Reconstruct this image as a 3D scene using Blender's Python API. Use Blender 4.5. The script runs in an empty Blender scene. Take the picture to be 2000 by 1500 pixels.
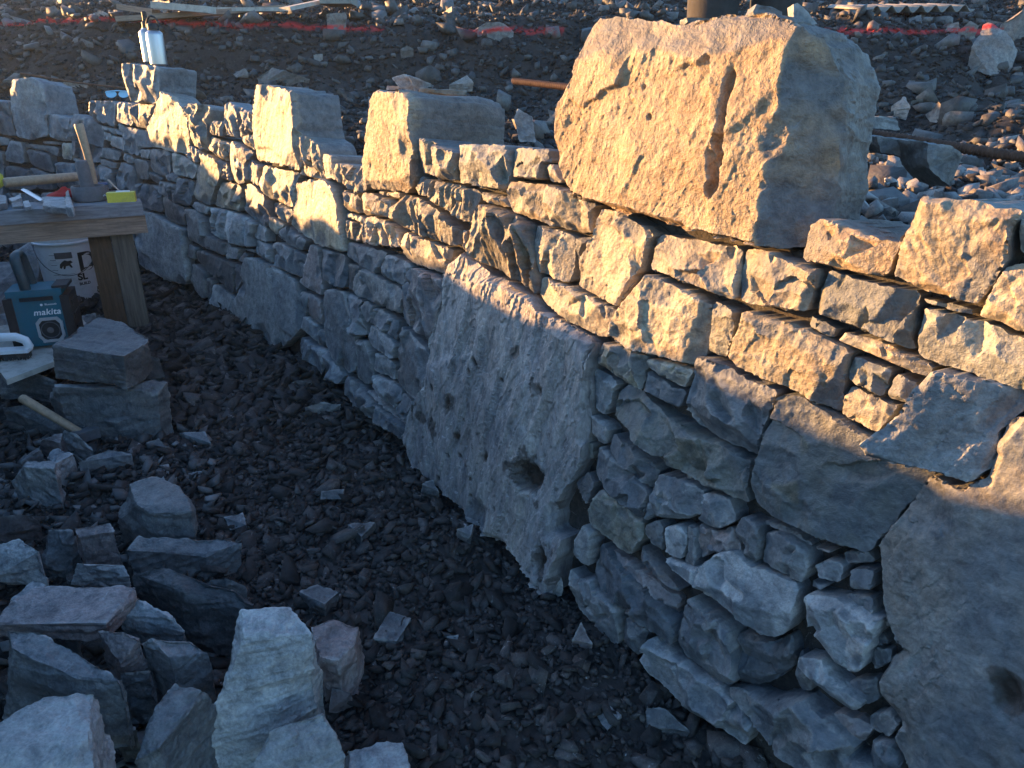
import bpy, bmesh, math, random, time
import numpy as np
from mathutils import Vector, Matrix, Euler
from mathutils.geometry import delaunay_2d_cdt
T0 = time.time()
S = bpy.context.scene
COL = S.collection
# ------------------------------------------------------------------ camera, light, exposure
PITCH = math.radians(22.0); FPX = 1450.0
cam_d = bpy.data.cameras.new('camera'); cam = bpy.data.objects.new('camera', cam_d); COL.objects.link(cam)
cam_d.sensor_width = 36; cam_d.lens = 36 * FPX / 2000; cam_d.clip_start = .02; cam_d.clip_end = 600
cam.location = (0, 0, 0); cam.rotation_euler = (math.pi / 2 - PITCH, 0, 0); S.camera = cam
SUN_EL = math.radians(8.0); SUN_D = np.array([-.906, .423])          # horizontal direction towards the sun
w = bpy.data.worlds.new('World'); S.world = w; w.use_nodes = True
nt = w.node_tree; bg = nt.nodes['Background']; sky = nt.nodes.new('ShaderNodeTexSky'); sky.sky_type = 'NISHITA'
sky.sun_disc = False; sky.sun_elevation = SUN_EL; sky.sun_rotation = math.atan2(SUN_D[0], SUN_D[1])
sky.air_density = 1.0; sky.dust_density = .6; sky.ozone_density = 3.5
nt.links.new(sky.outputs[0], bg.inputs[0]); bg.inputs[1].default_value = .15
sd = bpy.data.lights.new('sun', 'SUN'); sun = bpy.data.objects.new('sun', sd); COL.objects.link(sun)
sd.energy = 5.0; sd.angle = math.radians(.5); sd.color = (1, .53, .185)
tosun = Vector((SUN_D[0] * math.cos(SUN_EL), SUN_D[1] * math.cos(SUN_EL), math.sin(SUN_EL)))
sun.rotation_euler = (-tosun).to_track_quat('-Z', 'Y').to_euler(); sun.location = (-6, 3, 4)
S.view_settings.view_transform = 'Standard'; S.view_settings.look = 'None'
S.view_settings.exposure = 2.15; S.view_settings.gamma = 1; S.view_settings.use_curve_mapping = False
S.render.engine = 'CYCLES'
random.seed(3); RG = np.random.default_rng(11)

# ------------------------------------------------------------------ numpy helpers
def rays(uv):
    uv = np.atleast_2d(np.array(uv, float))
    x = (uv[:, 0] - 1000) / FPX; yu = -(uv[:, 1] - 750) / FPX
    c, s = math.cos(PITCH), math.sin(PITCH)
    return np.stack([x, c + yu * s, -s + yu * c], 1)
def px_of(p):
    c, s = math.cos(PITCH), math.sin(PITCH)
    f = p[..., 1] * c - p[..., 2] * s; up = p[..., 1] * s + p[..., 2] * c
    return 1000 + FPX * p[..., 0] / f, 750 - FPX * up / f
def _h(ix, iy, iz, seed):
    h = (ix.astype(np.int64) * 374761393 + iy.astype(np.int64) * 668265263 + iz.astype(np.int64) * 2147483647 + seed * 974634777) & 0xffffffff
    h = ((h ^ (h >> 13)) * 1274126177) & 0xffffffff
    return ((h ^ (h >> 16)) & 0xffff) / 32767.5 - 1
def vnoise(p, seed=0):
    if p.shape[1] == 2: p = np.concatenate([p, np.zeros((len(p), 1))], 1)
    i = np.floor(p); f = p - i; f = f * f * (3 - 2 * f); i = i.astype(np.int64)
    r = 0
    for dx in (0, 1):
        for dy in (0, 1):
            for dz in (0, 1):
                wt = (f[:, 0] if dx else 1 - f[:, 0]) * (f[:, 1] if dy else 1 - f[:, 1]) * (f[:, 2] if dz else 1 - f[:, 2])
                r = r + wt * _h(i[:, 0] + dx, i[:, 1] + dy, i[:, 2] + dz, seed)
    return r
def fbm(p, o=4, seed=0, g=.5):
    r = 0; a = 1
    for k in range(o): r = r + a * vnoise(p * 2.03 ** k + 17.3 * k, seed + k); a *= g
    return r
def mesh_np(name, V, F, smooth=True, sharp=None):
    m = bpy.data.meshes.new(name); V = np.asarray(V, np.float32)
    F = np.asarray(F, np.int32); n = F.shape[1]
    m.vertices.add(len(V)); m.vertices.foreach_set('co', V.ravel())
    m.loops.add(F.size); m.loops.foreach_set('vertex_index', F.ravel())
    m.polygons.add(len(F)); m.polygons.foreach_set('loop_start', np.arange(0, F.size, n, dtype=np.int32))
    m.polygons.foreach_set('loop_total', np.full(len(F), n, np.int32))
    m.update(calc_edges=True)
    if smooth: m.polygons.foreach_set('use_smooth', np.ones(len(F), bool))
    if sharp is not None: m.set_sharp_from_angle(angle=math.radians(sharp))
    return m
def link(name, mesh, mat=None, parent=None, loc=None):
    o = bpy.data.objects.new(name, mesh); COL.objects.link(o)
    if mat is not None and mesh is not None and not mesh.materials: mesh.materials.append(mat)
    if parent is not None: o.parent = parent
    if loc is not None: o.location = loc
    return o
def tag(o, label=None, cat=None, group=None, kind=None):
    for k, v in (('label', label), ('category', cat), ('group', group), ('kind', kind)):
        if v: o[k] = v
    return o
def empty(name, loc, label, cat, group=None, rz=0):
    o = bpy.data.objects.new(name, None); COL.objects.link(o); o.location = loc; o.rotation_euler = (0, 0, rz); o.empty_display_size = .1
    return tag(o, label, cat, group)

# ------------------------------------------------------------------ materials
def srgb(h):
    h = h.lstrip('#'); c = [int(h[i:i + 2], 16) / 255 for i in (0, 2, 4)]
    return tuple(((x + .055) / 1.055) ** 2.4 if x > .04045 else x / 12.92 for x in c) + (1,)
def newmat(name):
    m = bpy.data.materials.new(name); m.use_nodes = True
    return m, m.node_tree, m.node_tree.nodes['Principled BSDF']
def N(nt, t, **k):
    n = nt.nodes.new(t)
    for a, b in k.items(): setattr(n, a, b)
    return n
def noise_node(nt, co, scale, detail=6, rough=.6, dist=0):
    n = N(nt, 'ShaderNodeTexNoise'); n.inputs['Scale'].default_value = scale; n.inputs['Detail'].default_value = detail
    n.inputs['Roughness'].default_value = rough; n.inputs['Distortion'].default_value = dist
    nt.links.new(co, n.inputs['Vector']); return n.outputs['Fac']
def ramp(nt, fac, stops):
    r = N(nt, 'ShaderNodeValToRGB'); e = r.color_ramp.elements
    while len(e) < len(stops): e.new(.5)
    for el, (p, c) in zip(e, stops): el.position = p; el.color = c if len(c) == 4 else tuple(c) + (1,)
    nt.links.new(fac, r.inputs[0]); return r.outputs[0]
def mix(nt, fac, a, b, mode='MIX'):
    m = N(nt, 'ShaderNodeMix', data_type='RGBA', blend_type=mode)
    for s, v in ((m.inputs[0], fac), (m.inputs[6], a), (m.inputs[7], b)):
        if hasattr(v, 'is_linked'): nt.links.new(v, s)
        else: s.default_value = v
    return m.outputs[2]
def math_n(nt, op, a, b=None):
    m = N(nt, 'ShaderNodeMath', operation=op)
    for s, v in ((m.inputs[0], a), (m.inputs[1], b)):
        if v is None: continue
        if hasattr(v, 'is_linked'): nt.links.new(v, s)
        else: s.default_value = v
    return m.outputs[0]
def rgb(v, t=(1, 1, 1)): return (v * t[0], v * t[1], v * t[2], 1)
def rock_mat(name, ca, cb, rust=None, rust_amt=0, grain=(1, 1, 1), bump=.5, scale=1, var=.42, red=False, rough=.58, edge=.35):
    m, nt, b = newmat(name); L = nt.links
    tc = N(nt, 'ShaderNodeTexCoord'); oi = N(nt, 'ShaderNodeObjectInfo')
    sh = N(nt, 'ShaderNodeVectorMath', operation='MULTIPLY_ADD'); L.new(oi.outputs['Random'], sh.inputs[0]); sh.inputs[1].default_value = (37, 53, 71); L.new(tc.outputs['Object'], sh.inputs[2])
    mp = N(nt, 'ShaderNodeMapping'); mp.inputs['Scale'].default_value = grain; L.new(sh.outputs[0], mp.inputs[0]); co = mp.outputs[0]
    big = noise_node(nt, co, 7 * scale, 5, .62, .6)
    col = mix(nt, ramp(nt, big, [(.36, (0, 0, 0)), (.64, (1, 1, 1))]), ca, cb)
    if rust:
        rn = noise_node(nt, co, 4.5 * scale, 7, .7, 1.2)
        col = mix(nt, math_n(nt, 'MULTIPLY', ramp(nt, rn, [(.45, (0, 0, 0)), (.62, (1, 1, 1))]), rust_amt), col, rust)
    sp = noise_node(nt, co, 170 * scale, 3, .7)
    col = mix(nt, 1.0, col, ramp(nt, sp, [(.28, (.75, .75, .75)), (.5, (1, 1, 1)), (.72, (1.22, 1.22, 1.2))]), 'MULTIPLY')
    md = noise_node(nt, co, 32 * scale, 6, .7, .3)
    col = mix(nt, 1.0, col, ramp(nt, md, [(.3, (.48, .49, .52)), (.5, (1, 1, 1)), (.7, (1.42, 1.40, 1.36))]), 'MULTIPLY')
    # pale mineral scuffs
    wv = noise_node(nt, co, 14 * scale, 8, .75, 2.5)
    col = mix(nt, math_n(nt, 'MULTIPLY', ramp(nt, wv, [(.60, (0, 0, 0)), (.68, (1, 1, 1))]), .35), col, (.42, .42, .41, 1))
    ge = N(nt, 'ShaderNodeNewGeometry')
    col = mix(nt, math_n(nt, 'MULTIPLY', ramp(nt, ge.outputs['Pointiness'], [(.515, (0, 0, 0)), (.58, (1, 1, 1))]), edge), col, (.50, .49, .47, 1))
    # thing-to-thing variation
    rv = N(nt, 'ShaderNodeMapRange'); L.new(oi.outputs['Random'], rv.inputs[0]); rv.inputs[3].default_value = 1 - var; rv.inputs[4].default_value = 1 + var
    cm = N(nt, 'ShaderNodeVectorMath', operation='SCALE'); L.new(col, cm.inputs[0]); L.new(rv.outputs[0], cm.inputs[3]); col = cm.outputs[0]
    fr = N(nt, 'ShaderNodeAttribute', attribute_name='fresh'); fcol = mix(nt, ramp(nt, md, [(.35, (0, 0, 0)), (.65, (1, 1, 1))]), (.055, .066, .082, 1), (.130, .148, .168, 1))
    col = mix(nt, math_n(nt, 'MULTIPLY', fr.outputs['Fac'], .8), col, fcol)
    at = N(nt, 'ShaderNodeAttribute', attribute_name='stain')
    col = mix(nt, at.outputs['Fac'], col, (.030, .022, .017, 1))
    if red:   # sprayed setting-out line
        at2 = N(nt, 'ShaderNodeAttribute', attribute_name='paint')
        pn = noise_node(nt, tc.outputs['Object'], 14, 7, .75)
        f = math_n(nt, 'MULTIPLY', at2.outputs['Fac'], ramp(nt, pn, [(.42, (0, 0, 0)), (.5, (1, 1, 1))]))
        col = mix(nt, f, col, (.62, .035, .03, 1))
    L.new(col, b.inputs['Base Color']); b.inputs['Roughness'].default_value = rough; b.inputs['Specular IOR Level'].default_value = .5
    bh = math_n(nt, 'ADD', math_n(nt, 'MULTIPLY', sp, .35), md)
    bh = math_n(nt, 'ADD', bh, math_n(nt, 'MULTIPLY', noise_node(nt, co, 80 * scale, 4, .65), .6))
    bp = N(nt, 'ShaderNodeBump'); bp.inputs['Strength'].default_value = bump; bp.inputs['Distance'].default_value = .012 / scale
    L.new(bh, bp.inputs['Height']); L.new(bp.outputs[0], b.inputs['Normal'])
    return m
M = {}
M['g'] = rock_mat('grey_slate_rock', (.125, .135, .145, 1), (.205, .21, .215, 1), (.22, .16, .11, 1), .25)
M['d'] = rock_mat('dark_slate_rock', (.075, .082, .09, 1), (.13, .135, .14, 1), (.13, .10, .08, 1), .25)
M['o'] = rock_mat('greenish_slate_rock', (.14, .145, .125, 1), (.22, .22, .19, 1), (.24, .18, .11, 1), .3)
M['t'] = rock_mat('brown_weathered_rock', (.21, .18, .13, 1), (.32, .28, .21, 1), (.31, .19, .10, 1), .45)
M['p'] = rock_mat('purplish_slate_rock', (.15, .125, .12, 1), (.22, .19, .185, 1), (.17, .11, .10, 1), .4)
M['l'] = rock_mat('pale_slate_rock', (.21, .215, .22, 1), (.31, .305, .30, 1), (.27, .22, .17, 1), .2)
M['q'] = rock_mat('smooth_grey_tan_rock', (.19, .175, .16, 1), (.29, .29, .285, 1), (.22, .175, .14, 1), .45, bump=.3)
M['b'] = rock_mat('rusty_boulder_rock', (.28, .195, .115, 1), (.35, .265, .175, 1), (.28, .15, .065, 1), .5, bump=.8)
M['bank'] = rock_mat('bank_rock', (.16, .135, .12, 1), (.24, .225, .21, 1), (.20, .12, .08, 1), .5, red=True, edge=.1)
M['soil'] = rock_mat('dark_soil', (.024, .019, .016, 1), (.050, .040, .034, 1), (.06, .038, .028, 1), .4, scale=1.6, bump=1.0, var=0, red=True, rough=.95, edge=0)
M['mortar'] = rock_mat('damp_mortar', (.032, .029, .027, 1), (.065, .058, .052, 1), (.07, .05, .035, 1), .4, scale=2, bump=1.0, var=0, rough=.95, edge=0)
M['gravel'] = rock_mat('dark_gravel', (.019, .0168, .016, 1), (.040, .036, .034, 1), (.055, .038, .030, 1), .4, scale=1.5, var=0, rough=.8, edge=0)
def flat_mat(name, col, rough=.6, metal=0, spec=.4, nscale=40, amt=.25, bump=.15, stretch=(1, 1, 1), dirt=None):
    m, nt, b = newmat(name); L = nt.links; tc = N(nt, 'ShaderNodeTexCoord')
    mp = N(nt, 'ShaderNodeMapping'); mp.inputs['Scale'].default_value = stretch; L.new(tc.outputs['Object'], mp.inputs[0])
    n = noise_node(nt, mp.outputs[0], nscale, 6, .65, .3)
    c = mix(nt, 1.0, col, ramp(nt, n, [(.3, (1 - amt,) * 3), (.7, (1 + amt,) * 3)]), 'MULTIPLY')
    if dirt:
        dn = noise_node(nt, tc.outputs['Object'], 18, 6, .7)
        c = mix(nt, math_n(nt, 'MULTIPLY', ramp(nt, dn, [(.5, (0, 0, 0)), (.68, (1, 1, 1))]), dirt), c, (.10, .095, .09, 1))
    L.new(c, b.inputs['Base Color']); b.inputs['Roughness'].default_value = rough; b.inputs['Metallic'].default_value = metal; b.inputs['Specular IOR Level'].default_value = spec
    bp = N(nt, 'ShaderNodeBump'); bp.inputs['Strength'].default_value = bump; bp.inputs['Distance'].default_value = .004
    L.new(n, bp.inputs['Height']); L.new(bp.outputs[0], b.inputs['Normal']); return m
M['wood_grey'] = flat_mat('weathered_grey_timber', (.20, .20, .21, 1), .85, stretch=(3, 30, 30), nscale=3, amt=.4, bump=.6, dirt=.4)
M['wood_brown'] = flat_mat('rough_brown_timber', (.27, .19, .14, 1), .85, stretch=(3, 40, 40), nscale=3, amt=.4, bump=.6, dirt=.3)
M['wood_post'] = flat_mat('stained_post_timber', (.085, .052, .030, 1), .85, stretch=(40, 40, 3), nscale=3, amt=.45, bump=.6, dirt=.3)
M['wood_post_grey'] = flat_mat('grey_brown_post_timber', (.12, .105, .085, 1), .9, stretch=(30, 30, 2), nscale=3, amt=.45, bump=.7, dirt=.5)
M['wood_handle'] = flat_mat('ash_handle', (.36, .25, .16, 1), .55, stretch=(8, 8, 8), nscale=8, amt=.25, dirt=.35)
M['wood_pale'] = flat_mat('pale_board', (.42, .38, .33, 1), .8, nscale=12, amt=.25, dirt=.5)
M['teal'] = flat_mat('teal_plastic', (.006, .105, .15, 1), .45, dirt=.25, amt=.08, bump=.05)
M['darkteal'] = flat_mat('dark_teal_rubber', (.008, .035, .045, 1), .5, dirt=.3, amt=.1)
M['black'] = flat_mat('black_rubber', (.015, .016, .018, 1), .55, dirt=.15, amt=.1, bump=.1)
M['gunmetal'] = flat_mat('dusty_grey_rubber', (.10, .105, .115, 1), .75, dirt=.5, amt=.25)
M['silver'] = flat_mat('silver_plastic', (.42, .43, .44, 1), .35, .3, amt=.1, bump=.05)
M['steel'] = flat_mat('brushed_steel', (.45, .43, .43, 1), .36, 1.0, amt=.08, bump=.03, stretch=(40, 40, 1), nscale=20)
M['white'] = flat_mat('white_plastic', (.72, .73, .75, 1), .45, dirt=.2, amt=.05, bump=.05)
M['yellow'] = flat_mat('yellow_plastic', (.62, .52, .06, 1), .5, dirt=.4, amt=.1, bump=.05)
M['red'] = flat_mat('red_cloth', (.38, .015, .012, 1), .85, amt=.25)
M['blue'] = flat_mat('blue_tool_metal', (.10, .17, .34, 1), .45, dirt=.4)
M['ltblue'] = flat_mat('pale_blue_lens', (.25, .55, .75, 1), .1, amt=.05, bump=.02)
M['rebar'] = flat_mat('rusty_rebar', (.11, .055, .035, 1), .85, amt=.4, nscale=60, bump=.4)
M['trouser'] = flat_mat('work_trousers', (.045, .040, .038, 1), .9, amt=.2, nscale=60, bump=.4)
M['jacket'] = flat_mat('dark_jacket', (.03, .035, .05, 1), .9, amt=.2, nscale=60, bump=.4)
M['skin'] = flat_mat('skin', (.50, .32, .24, 1), .55, amt=.08)
M['hair'] = flat_mat('hair', (.05, .032, .02, 1), .8, amt=.3)
M['pale_metal'] = flat_mat('pale_corrugated_sheet', (.26, .235, .20, 1), .5, dirt=.5, amt=.15)

# ------------------------------------------------------------------ ground and wall surfaces
GS = .08
def gz(y): return -1.5 + GS * y
def hit_ground(u, v, h=0.0):
    r = rays([(u, v)])[0]; t = (1.5 - h) / (-r[2] + GS * r[1]); return r * t
_base_px = [(1450, 1480), (1090, 1160), (800, 900), (600, 695), (440, 600), (270, 520), (130, 494), (-40, 480), (-250, 474)]
bp = np.array([hit_ground(u, v)[:2] for u, v in _base_px])
d0 = (bp[0] - bp[1]) / np.linalg.norm(bp[0] - bp[1])
bp = np.vstack([bp[0] + d0 * 3.0, bp[0] + d0 * 1.2, bp, bp[-1] + (bp[-1] - bp[-2]) * 2])
for _ in range(3):   # soften the kinks
    q = bp[1:-1] * .5 + (bp[:-2] + bp[2:]) * .25; bp = np.vstack([bp[:1], q, bp[-1:]])
    q = []
    for a, b in zip(bp[:-1], bp[1:]): q += [a, (a + b) / 2]
    bp = np.array(q + [bp[-1]])
SEG_A, SEG_B = bp[:-1], bp[1:]
SEG_L = np.linalg.norm(SEG_B - SEG_A, axis=1); SEG_T = (SEG_B - SEG_A) / SEG_L[:, None]
SEG_N = np.stack([SEG_T[:, 1], -SEG_T[:, 0]], 1)       # points behind the wall
if SEG_N[0] @ (-bp[2]) > 0: SEG_N = -SEG_N
CUM = np.concatenate([[0], np.cumsum(SEG_L)])
BATTER = .09
def base_sd(xy):
    xy = np.atleast_2d(xy); best = np.full(len(xy), 1e9); sdv = np.zeros(len(xy)); si = np.zeros(len(xy), int); sp = np.zeros(len(xy))
    for k in range(len(SEG_A)):
        d = xy - SEG_A[k]; t = np.clip(d @ SEG_T[k], 0, SEG_L[k]); r = d - t[:, None] * SEG_T[k]; dist = np.linalg.norm(r, axis=1)
        m = dist < best; best[m] = dist[m]; s = r @ SEG_N[k]; sdv[m] = np.sign(s[m]) * dist[m]; si[m] = k; sp[m] = CUM[k] + t[m]
    return sdv, si, sp
def wallF(P, off):
    s, _, _ = base_sd(P[:, :2]); return s - BATTER * (P[:, 2] - gz(P[:, 1])) + off
def hit_wall(uv, off=0.0):
    R = rays(uv); n = len(R); ts = np.linspace(.4, 9, 130)
    P = (R[:, None, :] * ts[None, :, None]).reshape(-1, 3); F = wallF(P, off).reshape(n, -1)
    k = np.argmax(F > 0, axis=1); k = np.where(F.max(1) > 0, k, len(ts) - 1); k = np.maximum(k, 1)
    lo, hi = ts[k - 1], ts[k]
    for _ in range(14):
        mid = (lo + hi) / 2; f = wallF(R * mid[:, None], off) > 0
        hi = np.where(f, mid, hi); lo = np.where(f, lo, mid)
    return R * hi[:, None]
def bank_h(x, y):
    yy = y + .25 * x * (x > 0) * 0
    h = np.interp(yy, [-2, 1.5, 3, 5, 6, 7, 9, 12, 16, 60], [-.55, -.5, -.40, -.26, -.06, .42, .86, 1.45, 1.6, 2.5])
    return h
def bank_detail(x, y):
    p = np.stack([x, y], 1)
    return .09 * fbm(p * 1.3, 3, 5) + .035 * fbm(p * 5, 3, 9) + .014 * fbm(p * 19, 3, 21)
def hit_bank(u, v, h=0.0):
    r = rays([(u, v)])[0]; ts = np.linspace(1.2, 20, 900); P = r[None] * ts[:, None]
    f = P[:, 2] - bank_h(P[:, 0], P[:, 1]) - h; k = np.argmax(f < 0) if (f < 0).any() else 500
    return r * ts[max(k, 1)]

# ------------------------------------------------------------------ wall stones
def chaikin(P, r=.14):
    q = []
    for i in range(len(P)):
        a, b = P[i], P[(i + 1) % len(P)]; q += [a + (b - a) * r, b - (b - a) * r]
    return np.array(q)
def resample(P, s):
    out = []
    for i in range(len(P)):
        a, b = P[i], P[(i + 1) % len(P)]; n = max(1, int(round(np.linalg.norm(b - a) / s)))
        for k in range(n): out.append(a + (b - a) * k / n)
    return np.array(out)
def seg_dist(P, A, B):
    d = B - A; L = (d * d).sum(1) + 1e-12
    t = np.clip(((P[:, None] - A[None]) * d[None]).sum(2) / L[None], 0, 1)
    return np.linalg.norm(P[:, None] - (A[None] + t[..., None] * d[None]), axis=2)
def inside(P, Q):
    r = np.zeros(len(P), bool); n = len(Q); j = n - 1
    for i in range(n):
        yi, yj = Q[i, 1], Q[j, 1]; c = (yi > P[:, 1]) != (yj > P[:, 1])
        if c.any():
            xx = (Q[j, 0] - Q[i, 0]) * (P[:, 1] - yi) / (yj - yi + 1e-15) + Q[i, 0]; r ^= c & (P[:, 0] < xx)
        j = i
    return r
def bowls(P, cell, seed, rnd=.6):
    rg = np.random.default_rng(seed); lo = P.min(0) - cell; hi = P.max(0) + cell; dim = P.shape[1]
    n = int(np.prod((hi - lo) / cell) * (1.1 if dim == 2 else .9)) + 2; n = min(n, 260)
    C = lo + rg.random((n, dim)) * (hi - lo); b = rg.random(n) * rnd
    out = np.empty(len(P))
    for s in range(0, len(P), 20000):
        D = ((P[s:s + 20000, None] - C[None]) ** 2).sum(2) / cell ** 2; out[s:s + 20000] = (D + b[None]).min(1)
    return np.minimum(out, 1.6)
def facets(W, P, L, rg, cell, slope, step, aniso, sharp=9.0, pfresh=.5):
    """broken faces: patches of plane meeting along ragged arrises and small ledges"""
    lo, hi = W.min(0) - cell * .3, W.max(0) + cell * .3
    n = int(np.clip(np.prod(hi - lo) / (cell * cell * aniso), 3, 60)); C = lo + rg.random((n, 2)) * (hi - lo)
    an = rg.uniform(0, 2 * math.pi, n); sl = slope * rg.uniform(.15, 1.0, n) ** .8; G = np.stack([np.cos(an), np.sin(an)], 1) * sl[:, None]; c0 = rg.uniform(-step, step, n); fr = (rg.random(n) < pfresh).astype(float)
    out = np.empty(len(W)); fo = np.empty(len(W)); A = np.array([1.0, 1.0 / aniso])
    for k in range(0, len(W), 15000):
        d = (P[k:k + 15000, None] - C[None]); q = ((d * A / cell) ** 2).sum(2); q = q - q.min(1)[:, None]; w_ = np.exp(-q * sharp * 3); w_ /= w_.sum(1)[:, None]
        out[k:k + 15000] = (w_ * (c0[None] + (d * G[None]).sum(2))).sum(1); fo[k:k + 15000] = (w_ * fr[None]).sum(1)
    return out, fo
def wall_stone(poly, tint, kind, proud, parent, org, seed, depth=.16, name='stone', pits=(), cuts=(), stains=(), rings=None, shrink=.0, step=3.0, tilt=None):
    rg = np.random.default_rng(seed)
    P3 = hit_wall(poly, proud); c = P3.mean(0)
    _, si, _ = base_sd(c[None, :2]); nrm = SEG_N[si[0]]
    n = np.array([-nrm[0], -nrm[1], BATTER]); n /= np.linalg.norm(n)          # outwards
    t = np.array([SEG_T[si[0]][0], SEG_T[si[0]][1], 0.]); b = np.cross(n, t)
    if b[2] < 0: t = -t; b = -b
    def to2(p): d = p - c; return np.stack([d @ t, d @ b], 1)
    Q0 = to2(P3); area = .5 * abs(np.dot(Q0[:, 0], np.roll(Q0[:, 1], 1)) - np.dot(Q0[:, 1], np.roll(Q0[:, 0], 1)))
    L = math.sqrt(area); dist = np.linalg.norm(c); s = np.clip(step * dist / FPX, .003, .03)
    if .5 * (np.dot(Q0[:, 0], np.roll(Q0[:, 1], -1)) - np.dot(Q0[:, 1], np.roll(Q0[:, 0], -1))) < 0: Q0 = Q0[::-1]
    Q = resample(chaikin(Q0, .12), s)
    tg = np.roll(Q, -1, 0) - np.roll(Q, 1, 0); tg /= np.linalg.norm(tg, axis=1)[:, None] + 1e-9; nn = np.stack([tg[:, 1], -tg[:, 0]], 1)
    sh = rg.random(2) * 50
    Q = Q + nn * (fbm(Q * (7 / max(L, .03)) + sh, 3, seed)[:, None] * L * .014 + fbm(Q * 60 + sh, 3, seed + 3)[:, None] * .0022 - .0006)
    lo, hi = Q.min(0), Q.max(0)
    gx, gy = np.meshgrid(np.arange(lo[0], hi[0], s), np.arange(lo[1], hi[1], s * .9)); gx = gx + (np.arange(gx.shape[0]) % 2)[:, None] * s * .5
    G = np.stack([gx.ravel(), gy.ravel()], 1) + rg.uniform(-.22, .22, (gx.size, 2)) * s
    G = G[inside(G, Q)] if len(G) else G
    A, B = Q, np.roll(Q, -1, 0)
    if len(G):
        keep = np.concatenate([seg_dist(G[k:k + 8000], A, B).min(1) for k in range(0, len(G), 8000)]) > s * .55
        G = G[keep]
    V2 = np.vstack([Q, G]); nb = len(Q)
    r = delaunay_2d_cdt([Vector(v) for v in V2], [(i, (i + 1) % nb) for i in range(nb)], [], 1, 1e-6)
    W = np.array([tuple(v) for v in r[0]]); F = np.array([f for f in r[2] if len(f) == 3], int); orig = r[3]
    cen2 = Q.mean(0)
    # ---- height field: flat split face, straight broken planes, round chip scars along the arrises
    E0, E1 = Q0, np.roll(Q0, -1, 0); D = seg_dist(W, E0, E1); ne = len(Q0); Dm = D.min(1)
    H = {'f': .007, 's': .012, 'r': .010, 'x': .014}[kind] + {'f': .028, 's': .06, 'r': .04, 'x': .03}[kind] * L * rg.uniform(.7, 1.3)
    k_e = rg.choice([1.1, 2.4, 5.0, 10.0], ne, p=[.16, .24, .3, .3] if kind != 'f' else [.06, .16, .34, .44])
    wrp = W + np.stack([fbm(W * 45 + sh, 3, seed + 7), fbm(W * 45 + sh + 9, 3, seed + 17)], 1) * min(.0045, .03 * L)
    ck = {'f': (.50, .22, .0010, 1.0, .3), 's': (.34, .80, .004, 1.25, .55), 'r': (.17, .75, .004, 3.2, .35), 'x': (.30, .20, .0015, 1.0, .1)}[kind]
    rel, ffr = facets(W, wrp, L, rg, max(.016, ck[0] * L * rg.uniform(.8, 1.25)), ck[1], ck[2] * min(1, L / .1), ck[3], pfresh=ck[4])
    rel = np.clip(rel, -.030, .030)
    if kind == 'f': rel = rel * np.clip(1.3 - Dm / (.25 * L), .15, 1)
    if L > .3: rel *= .35 if kind == 'f' else .6
    h = np.minimum((D * k_e[None]).min(1) * (1 + .3 * fbm(W * 25 + sh, 2, seed + 7)), H + rel)
    tx, ty = (rg.uniform(-.06, .06), rg.uniform(-.04, .08)) if tilt is None else tilt
    h = h + tx * W[:, 0] + ty * W[:, 1]
    ext = np.ptp(Q0, axis=0) / 2; c2 = (Q0.max(0) + Q0.min(0)) / 2
    plat = h.copy(); h0_ = H + tx * W[:, 0] + ty * W[:, 1]
    for _ in range({'f': 2, 's': 3, 'r': 2, 'x': 2}[kind] + (rg.random() < .5)):
        th = rg.uniform(0, 2 * math.pi); dv = np.array([math.cos(th), math.sin(th)]); reach = abs(dv[0]) * ext[0] + abs(dv[1]) * ext[1]
        sl = math.exp(rg.uniform(math.log(.22), math.log(1.15))) if kind in 'sr' else rg.uniform(.2, .9)
        off = reach * .92 - min(H * rg.uniform(.7, 1.25) / sl, reach * (1.25 if kind == 's' else .6))
        wob = .008 * min(1, L / .1) * fbm(W * 14 + sh + 3 * _, 2, seed + 40 + _)
        h = np.minimum(h, h0_ - sl * ((wrp - c2) @ dv + wob - off))
    nsc = {'f': 3, 's': 4, 'r': 2, 'x': 2}[kind]; nsc = int(nsc * min(1.6, max(.5, L / .12)))
    per = rg.integers(0, len(Q), nsc)
    for j in range(nsc):
        pc = Q[per[j]] + (cen2 - Q[per[j]]) * rg.uniform(-.12, .16 if kind != 's' else .34) if True else 0
        rr_ = L * rg.uniform(.12, .30) if kind != 's' else L * rg.uniform(.16, .38); rr_ = min(rr_, .075); dd_ = rr_ * rg.uniform(.14, .34); R_ = (rr_ ** 2 + dd_ ** 2) / (2 * dd_)
        an = rg.uniform(0, math.pi); st_ = rg.uniform(.65, 1.0); e_ = wrp - pc
        ex = e_[:, 0] * math.cos(an) + e_[:, 1] * math.sin(an); ey = (-e_[:, 0] * math.sin(an) + e_[:, 1] * math.cos(an)) / st_; d2 = ex ** 2 + ey ** 2
        top_ = H + tx * W[:, 0] + ty * W[:, 1]
        h = np.where(d2 < R_ ** 2 * .98, np.minimum(h, top_ - dd_ + R_ - np.sqrt(np.maximum(R_ ** 2 - d2, 0))), h)
    hcut = h.copy()
    if kind == 'r':
        a = rg.uniform(-.25, .25) + (.35 if rg.random() < .5 else 0); xr = wrp[:, 0] * math.cos(a) + wrp[:, 1] * math.sin(a); yr = -W[:, 0] * math.sin(a) + W[:, 1] * math.cos(a)
        q = np.stack([xr * 42, yr * 5], 1); q2 = np.stack([xr * 100, yr * 12], 1)
        h = h + .0075 * (1 - np.abs(vnoise(q + sh, seed + 4)) * 2) + .0025 * vnoise(q2, seed)
    a = rg.uniform(-.5, .5); xr = W[:, 0] * math.cos(a) + W[:, 1] * math.sin(a); yr = -W[:, 0] * math.sin(a) + W[:, 1] * math.cos(a)
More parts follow.
